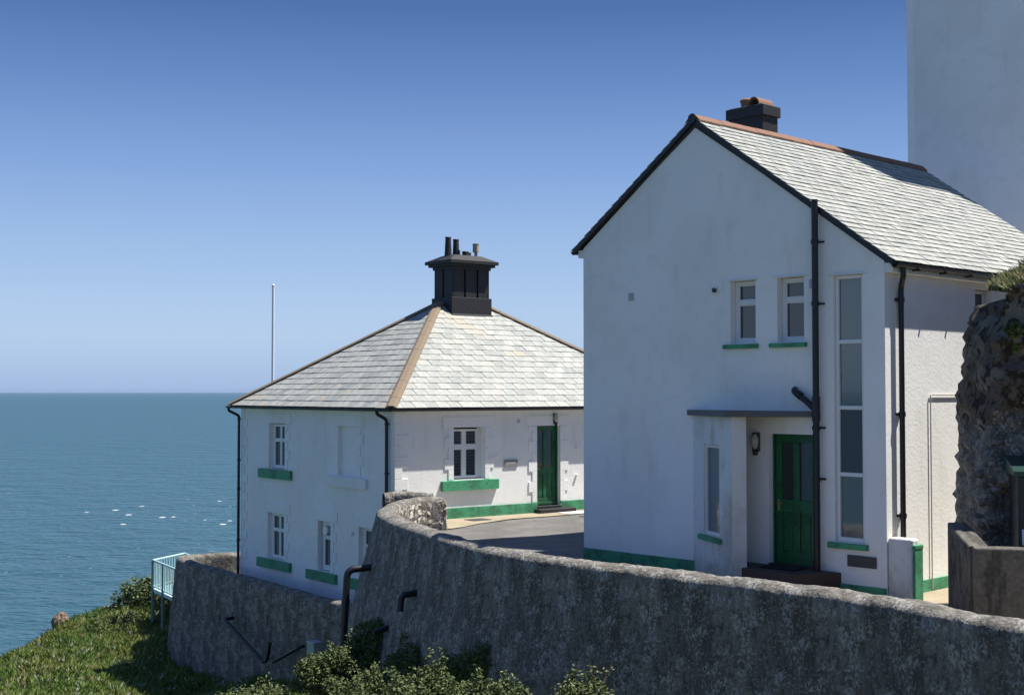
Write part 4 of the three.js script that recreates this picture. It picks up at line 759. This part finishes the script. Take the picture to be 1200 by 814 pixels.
// ------------------------------------------------------------------ grass on the hillside
{
  seed = 777; const blades = [];
  for (let k = 0; k < 6; k++) { const a = rr(0, 6.28), l = rr(0.7, 1.2), w = 0.045, b = rr(0.25, 0.8), x = Math.cos(a), z = Math.sin(a); blades.push(new THREE.BufferGeometry().setFromPoints([V(-z * w, 0, x * w), V(z * w, 0, -x * w), V(x * b * 0.4 + z * w * 0.6, l * 0.6, z * b * 0.4 - x * w * 0.6), V(-z * w, 0, x * w), V(x * b * 0.4 + z * w * 0.6, l * 0.6, z * b * 0.4 - x * w * 0.6), V(x * b, l, z * b)])); }
  const tuft = merge(blades.map(b => { b.computeVertexNormals(); return b; }));
  const N = 95000, im = new THREE.InstancedMesh(tuft, new THREE.MeshStandardMaterial({ roughness: 0.75, side: THREE.DoubleSide }), N), o = new THREE.Object3D(), col = new THREE.Color();
  let i = 0, guard = 0;
  while (i < N && guard++ < N * 8) {
    const d = 21 + 35 * Math.sqrt(rnd()), x = -d * rr(0.08, 0.44); if (x < -22) continue;
    // keep off the wall and the path behind it
    const fx = x + 3.097, fz = -d + 34.8, lz = fx * Math.sin(cottageTurn) + fz * Math.cos(cottageTurn), lx = fx * Math.cos(cottageTurn) - fz * Math.sin(cottageTurn);
    if (lz < 1.6 && lx > -10.8 && lz > -13) continue;
    const dry = fbm3(x * 0.35, 9, d * 0.35, 3), h = 0.05 + 0.14 * rnd() * (0.35 + 1.5 * clamp(0.5 + 1.3 * fbm3(x * 0.9, 4, d * 0.9, 3)));
    o.position.set(x, groundY(x, -d) - 0.015, -d); o.rotation.set(rr(-0.3, 0.3), rr(0, 6.28), rr(-0.3, 0.3)); o.scale.set(h * 1.1, h, h * 1.1); o.updateMatrix(); im.setMatrixAt(i, o.matrix);
    const t = clamp(0.5 + dry * 1.6 + rr(-0.25, 0.25)); col.setRGB(0.085 + 0.115 * t, 0.175 + 0.05 * t, 0.024 + 0.025 * t); const odd = rnd(); if (odd < 0.018) { col.setRGB(0.28, 0.24, 0.11); o.scale.set(h * 0.9, h * 1.6, h * 0.9); o.updateMatrix(); im.setMatrixAt(i, o.matrix); } else if (odd < 0.053) col.setRGB(0.6, 0.6, 0.55); im.setColorAt(i, col); i++;
  }
  im.count = i; im.name = 'grass'; scene.add(shadows(im)); structure(im, 'rough green and straw coloured clifftop grass', 'stuff'); im.userData.category = 'grass';
}
// rocky knob on the cliff edge and the brown knoll beyond
{
  const rk = stoneGeo(0.36, 0.62, 0.4, 3.3), y0 = groundY(-16.9, -50);
  const m = mesh('boulder', rk, std({ map: T.rock, color: rgb(1.6, 1.35, 1.1), bumpMap: T.rockBump, bumpScale: 0.05, roughness: 0.95 }), scene); m.position.set(-16.95, y0 + 0.3, -50.2); m.rotation.set(0.1, 0.6, 0.15);
  tag(m, 'pale brown boulder poking above the grassy cliff edge', 'boulder');
  const g = new THREE.SphereGeometry(1, 60, 30), p = g.attributes.position;
  for (let i = 0; i < p.count; i++) { const x = p.getX(i), y = p.getY(i), z = p.getZ(i), q = 1 + 0.35 * fbm3(x * 2.2, y * 2.2, z * 2.2, 4); p.setXYZ(i, x * 7 * q, y * 16 * q, z * 8 * q); }
  g.computeVertexNormals(); const k = mesh('knoll', g, std({ map: T.soil, color: rgb(1.5, 1.1, 0.8), bumpMap: T.rockBump, bumpScale: 0.08, roughness: 1 }), scene); k.position.set(-32, -28.2, -72); structure(k, 'brown earthy knoll beyond the cliff edge');
}
// ------------------------------------------------------------------ blue railed platform and flagpole
{
  const g = thing('railed_platform', 'pale blue railed viewing platform on posts left of the retaining wall', 'platform', [-12.43, 0, -46]);
  const A = V(0, 0, 0), B = V(1.5, 0, 2.55), C = V(0.62, 0, -1.9), top = -2.77, bot = -3.74;
  const Dv = B.clone().add(C);
  for (const [p, q, nBars] of [[A, B, 16], [A, C, 12], [C, Dv, 14]]) {
    const r = part('railing', g);
    mesh('top_rail', pipe([V(p.x, top, p.z), V(q.x, top, q.z)], 0.035, 8), M.railBlue, r); mesh('bottom_rail', pipe([V(p.x, bot + 0.08, p.z), V(q.x, bot + 0.08, q.z)], 0.028, 8), M.railBlue, r);
    for (let i = 1; i < nBars; i++) { const t = i / nBars, x = p.x + (q.x - p.x) * t, z = p.z + (q.z - p.z) * t; mesh('baluster', cyl(V(x, bot + 0.08, z), V(x, top, z), 0.022, 0.022, 6), M.railBlue, r); }
  }
  const s = new THREE.Shape([A, B, Dv, C].map(p => new THREE.Vector2(p.x, -p.z)));
  mesh('deck', metreUV(clean(new THREE.ExtrudeGeometry(s, { depth: 0.12, bevelEnabled: false }).rotateX(-Math.PI / 2))).translate(0, bot - 0.12, 0), M.railBlue, g);
  for (const p of [A, B.clone().multiplyScalar(0.42), C, B, Dv]) { const gy = groundY(-12.43 + p.x, -46 + p.z); mesh('post', cyl(V(p.x, gy - 0.3, p.z), V(p.x, top + 0.01, p.z), 0.055, 0.055, 10), M.railDark, g); }
}
{
  const gy = groundY(-9.05, -50), f = thing('flagpole', 'thin white flagpole rising behind the cottage roof', 'flagpole', [-9.05, gy, -50]);
  mesh('mast', cyl(V(0, -0.3, 0), V(0, 7.05 - gy, 0), 0.065, 0.048, 12), M.pole, f); mesh('truck', new THREE.SphereGeometry(0.06, 10, 8).translate(0, 7.07 - gy, 0), M.pole, f);
}
// ------------------------------------------------------------------ rock bank, planter wall and bin on the right
{
  const bank = thing('rock_bank', 'dark shaded bank of rock and rubble at the right edge', 'rock bank');
  const leftX = y => { const k = [[-0.5, 6.36], [1.2, 6.38], [2.2, 6.40], [2.7, 6.42], [3.3, 6.46], [3.7, 6.50], [4.05, 6.58]]; for (let i = 0; i < k.length - 1; i++) if (y <= k[i + 1][0]) return k[i][1] + (k[i + 1][1] - k[i][1]) * clamp((y - k[i][0]) / (k[i + 1][0] - k[i][0])); return 6.56; };
  const rows = [], uvs = [], H = 60, Wd = 110;
  const foot = []; // plan ring: back left, front left, front right, back right
  for (let i = 0; i <= 20; i++) foot.push([0, i / 20]);       // left side, back to front
  for (let i = 1; i <= 70; i++) foot.push([1, i / 70]);       // front, left to right
  for (let i = 1; i <= 20; i++) foot.push([2, i / 20]);       // right side front to back
  for (let j = 0; j <= H; j++) {
    const row = [], uv = [];
    foot.forEach(([kind, s], i) => {
      const topY = x => 4.0 + 0.5 * clamp((x - 6.3) / 0.5) + 0.28 * Math.max(0, x - 6.8);
      let x, z; const yy0 = -0.5 + j / H * 4.6; const lx = leftX(yy0);
      if (kind === 0) { x = lx + 0.03; z = -19.15 + 1.35 * s; } else if (kind === 1) { x = lx + (13 - lx) * s; z = -17.8 + 2.2 * s; } else { x = 13; z = -15.6 - 6.5 * s; }
      const y = -0.5 + j / H * (topY(x) + 0.5);
      const n = (kind === 0 ? 0.6 : 1) * (0.20 * fbm3(x * 1.2, y * 2.2, z * 1.2, 4) + 0.14 * fbm3(x * 4, y * 7, z * 4, 3)) + 0.06 * fbm3(x * 12, y * 16, z * 12, 2) + (kind === 0 ? 0.07 : 0.05) * (noise(x * 1.5, y * 7, z * 1.5) + 0.8 * noise(x * 3, y * 19, z * 3));
      const nx = kind === 0 ? -1 : kind === 1 ? -0.3 : 1, nz = kind === 1 ? 1 : 0;
      row.push(V(x + nx * n + (kind === 0 && j > H - 4 ? (j - H + 4) * 0.03 : 0), y, z + nz * n * 1.3)); uv.push([i * 0.1, y]);
    });
    rows.push(row); uvs.push(uv);
  }
  const whole = grid(rows, false, uvs), src = whole.index.array, lowIx = [], upIx = [], Mr = rows[0].length;
  for (let q = 0; q < src.length; q += 3) { const j = src[q] % Mr, p = rows[(src[q] - j) / Mr][j]; (p.y < 2.55 + 0.45 * (p.x - 6.2) + 0.9 * fbm3(p.x * 2, p.y * 2, p.z * 2, 3) ? lowIx : upIx).push(src[q], src[q + 1], src[q + 2]); }
  const g1 = whole.clone(); g1.setIndex(upIx); mesh('rock_face', g1.toNonIndexed(), M.rock, bank, true);
  const g2 = whole.clone(); g2.setIndex(lowIx); mesh('rubble_face', g2.toNonIndexed(), M.rough, bank, true).userData.label = 'grey mortared rubble at the foot of the bank';
  const top = rows[H], tr = []; for (let k = 0; k <= 10; k++) tr.push(top.map(p => { const q = p.clone().lerp(V(9.8, p.y, -18.6), k / 10); q.y = p.y + (k ? 0.12 * fbm3(q.x * 1.5, 1, q.z * 1.5, 3) : 0) + 0.35 * Math.sin(Math.PI * k / 20); return q; }));
  mesh('bank_top', grid(tr, false, tr.map(r => r.map(p => [p.x, p.z]))).toNonIndexed(), M.soil, bank, true);
  // rubble stones bedded in the lower face
  seed = 333; const gm = [0, 1, 2, 3].map(k => metreUV(clean(stoneGeo(0.13, 0.085, 0.07, k * 5.1)))), tm = [[0.13, 0.12, 0.11], [0.17, 0.16, 0.145], [0.09, 0.08, 0.07], [0.22, 0.21, 0.195]].map(c => std({ color: rgb(...c), bumpMap: T.rockBump, bumpScale: 0.02, roughness: 0.95 }));
  for (let j = 8; j < 40; j += 1) for (let i = 18; i < 44; i += 1) { if (rnd() < 0.66) continue; const P = rows[j][i]; if (P.y > 2.9 || P.y < 0.6) continue; const m = new THREE.Mesh(gm[Math.floor(rnd() * 4)], tm[Math.floor(rnd() * 4)]); m.name = 'stone'; m.position.copy(P).add(V(rr(-0.04, 0.04), rr(-0.04, 0.04), -0.03)); m.rotation.set(rr(-0.2, 0.2), rr(-0.5, 0.2), rr(-0.3, 0.3)); m.scale.setScalar(rr(0.3, 0.65)); bank.add(shadows(m)); }
  seed = 555;
  const dryCols = [[0.30, 0.24, 0.11], [0.36, 0.30, 0.15], [0.16, 0.18, 0.05], [0.22, 0.17, 0.08]];
  const pb = (name, label, x, y, z, r, n, s, c) => { const g = thing(name, label, 'plant', [x, y, z], 0, 'plants on the rock bank'); mesh('foliage', leafCloud(n, () => { const d = V(rr(-1, 1), rr(-1, 1), rr(-1, 1)); if (d.length() > 1) return null; return d.multiply(V(...r)).multiplyScalar(0.8 + 0.3 * noise(d.x * 2, d.y * 2, d.z * 2)); }, s, c), leafMat, g, true); return g; };
  const turf = (label, x0, x1, z0, z1, n, hgt, cols) => { // blades rooted on the crown of the bank
    const cx = (x0 + x1) / 2, cz = (z0 + z1) / 2, ty = x => 4.0 + 0.5 * clamp((x - 6.3) / 0.5) + 0.28 * Math.max(0, x - 6.8), g = thing('grass_clump', label, 'grass', [cx, ty(cx), cz], 0, 'plants on the rock bank'), pos = [], col = [];
    for (let i = 0; i < n; i++) { const x = rr(x0, x1), z = rr(z0, z1), y = ty(x) - 0.13 + 0.16 * Math.sin(Math.PI * clamp((-17.6 - z) / 3)), a = rr(0, 6.28), l = hgt * rr(0.4, 1.2), w = 0.009, b = l * rr(0.2, 0.9), c = cols[Math.floor(rnd() * cols.length)], X = Math.cos(a), Z = Math.sin(a), j = rr(0.8, 1.2);
      const p = [[-Z * w, 0, X * w], [Z * w, 0, -X * w], [X * b * 0.4 - Z * w * 0.7, l * 0.65, Z * b * 0.4 + X * w * 0.7], [Z * w, 0, -X * w], [X * b, l, Z * b], [X * b * 0.4 - Z * w * 0.7, l * 0.65, Z * b * 0.4 + X * w * 0.7]];
      for (const q of p) { pos.push(q[0] + x - cx, q[1] + y - ty(cx), q[2] + z - cz); col.push(c[0] * j, c[1] * j, c[2] * j); } }
    const bg = new THREE.BufferGeometry(); bg.setAttribute('position', new THREE.Float32BufferAttribute(pos, 3)); bg.setAttribute('color', new THREE.Float32BufferAttribute(col, 3)); bg.computeVertexNormals(); mesh('blades', bg, leafMat, g, true); };
  turf('brown grass at the tip of the rock bank by the small window', 6.76, 6.95, -18.7, -17.8, 2000, 0.12, [...dryCols, ...greens]);
  turf('dry straw coloured grass crowning the rock bank', 6.95, 7.4, -18.9, -17.8, 5000, 0.17, [...dryCols, ...greens]);
  turf('green grass tuft at the right end of the bank top', 7.4, 8.4, -19.2, -17.5, 7000, 0.22, greens);
  pb('cushion_plant', 'round bright green cushion plant on the rock bank', 6.72, 3.86, -17.7, [0.15, 0.17, 0.14], 1800, 0.04, greens);
  pb('cushion_plant', 'small green cushion plant below the rounder one', 6.76, 3.66, -17.68, [0.1, 0.09, 0.1], 900, 0.035, greens);
}
{
  const w = thing('planter_wall', 'low grey concrete wall with ramped end before the rock bank', 'wall', [0, 0, 0]);
  const sec = (a, b, ya, yb) => { const d = b.clone().sub(a), L = d.length(), s = new THREE.Shape(); s.moveTo(0, -0.6); s.lineTo(L, -0.6); s.lineTo(L, yb); s.lineTo(0, ya); s.closePath(); const g = new THREE.ExtrudeGeometry(s, { depth: 0.2, bevelEnabled: true, bevelSize: 0.03, bevelThickness: 0.03, bevelSegments: 3 }); g.translate(0, 0, -0.1); g.rotateY(-Math.atan2(d.z, d.x)); return g.translate(a.x, 0, a.z); };
  mesh('return_wall', sec(V(5.86, 0, -17.45), V(5.84, 0, -16.62), 1.30, 1.10), M.concrete, w);
  mesh('front_wall', sec(V(5.76, 0, -16.5), V(9.5, 0, -15.6), 1.10, 1.10), M.concrete, w);
  const b = thing('storage_bin', 'dark green storage bin with sloped lid behind the planter wall', 'bin', [7.14, 0, -17.15], -0.2);
  mesh('bin_body', box(-0.62, 0.7, -0.3, 1.98, -0.3, 0.35, 0.03), M.bin, b);
  const s = new THREE.Shape([[-0.36, 2.0], [0.42, 1.985], [0.42, 2.03], [-0.36, 2.2]].map(p => new THREE.Vector2(...p)));
  mesh('bin_lid', new THREE.ExtrudeGeometry(s, { depth: 1.42, bevelEnabled: true, bevelSize: 0.01, bevelThickness: 0.01, bevelSegments: 1 }).rotateY(-Math.PI / 2).translate(0.75, 0, 0), std({ color: rgb(0.01, 0.045, 0.035), roughness: 0.4 }), b);
  mesh('bin_handle', box(-0.58, -0.5, 1.1, 1.3, 0.35, 0.38), M.frameWhite, b);
}
// ------------------------------------------------------------------ whitecaps
{
  seed = 99; const caps = [], at = (u, v) => { const p = Math.atan(52 / 1550), dx = (u - 600) / 1550, dy = (407 - v) / 1550, ry = dy * Math.cos(p) + Math.sin(p), rz = dy * Math.sin(p) - Math.cos(p), t = (SEA - EYE) / ry; return V(dx * t, SEA, rz * t); };
  const list = [[135, 597.5, 11], [150, 603, 11], [166, 593, 9], [144, 614, 10], [190, 606, 12], [203, 605.5, 9], [240, 609, 7], [257, 587, 8], [261, 614, 12], [269, 610, 9], [101, 600, 8], [89, 584, 4], [9, 578, 5], [154, 487, 2]];
  for (let i = 0; i < 34; i++) list.push([rr(215, 281), rr(583, 625), rr(1.5, 4.5)]); for (let i = 0; i < 36; i++) list.push([rr(0, 280), rr(520, 700), rr(1, 2.6)]);
  for (const [u, v, px] of list) {
    const c = at(u, v), w = px * 0.75 * -c.z / 1550, rows = [], n = 14, m = 7;
    for (let i = 0; i <= n; i++) { const row = []; for (let j = 0; j <= m; j++) { const a = i / n * 2 - 1, b = j / m * 2 - 1, env = Math.max(0, 1 - a * a) * Math.max(0, 1 - b * b), k = noise(a * 3 + u, b * 2 + v, 1); row.push(V(c.x + a * w * 0.5, c.y - 0.05 + env * (0.5 + 0.9 * k) * Math.min(0.55, w * 0.1), c.z + b * w * 0.7 + a * w * 0.12 * k)); } rows.push(row); }
    caps.push(grid(rows).toNonIndexed());
  }
  const m = mesh('sea_foam', caps, M.foam, scene); structure(m, 'scattered white wave crests on the sea', 'stuff'); m.userData.category = 'foam';
}
renderer.render(scene, camera);
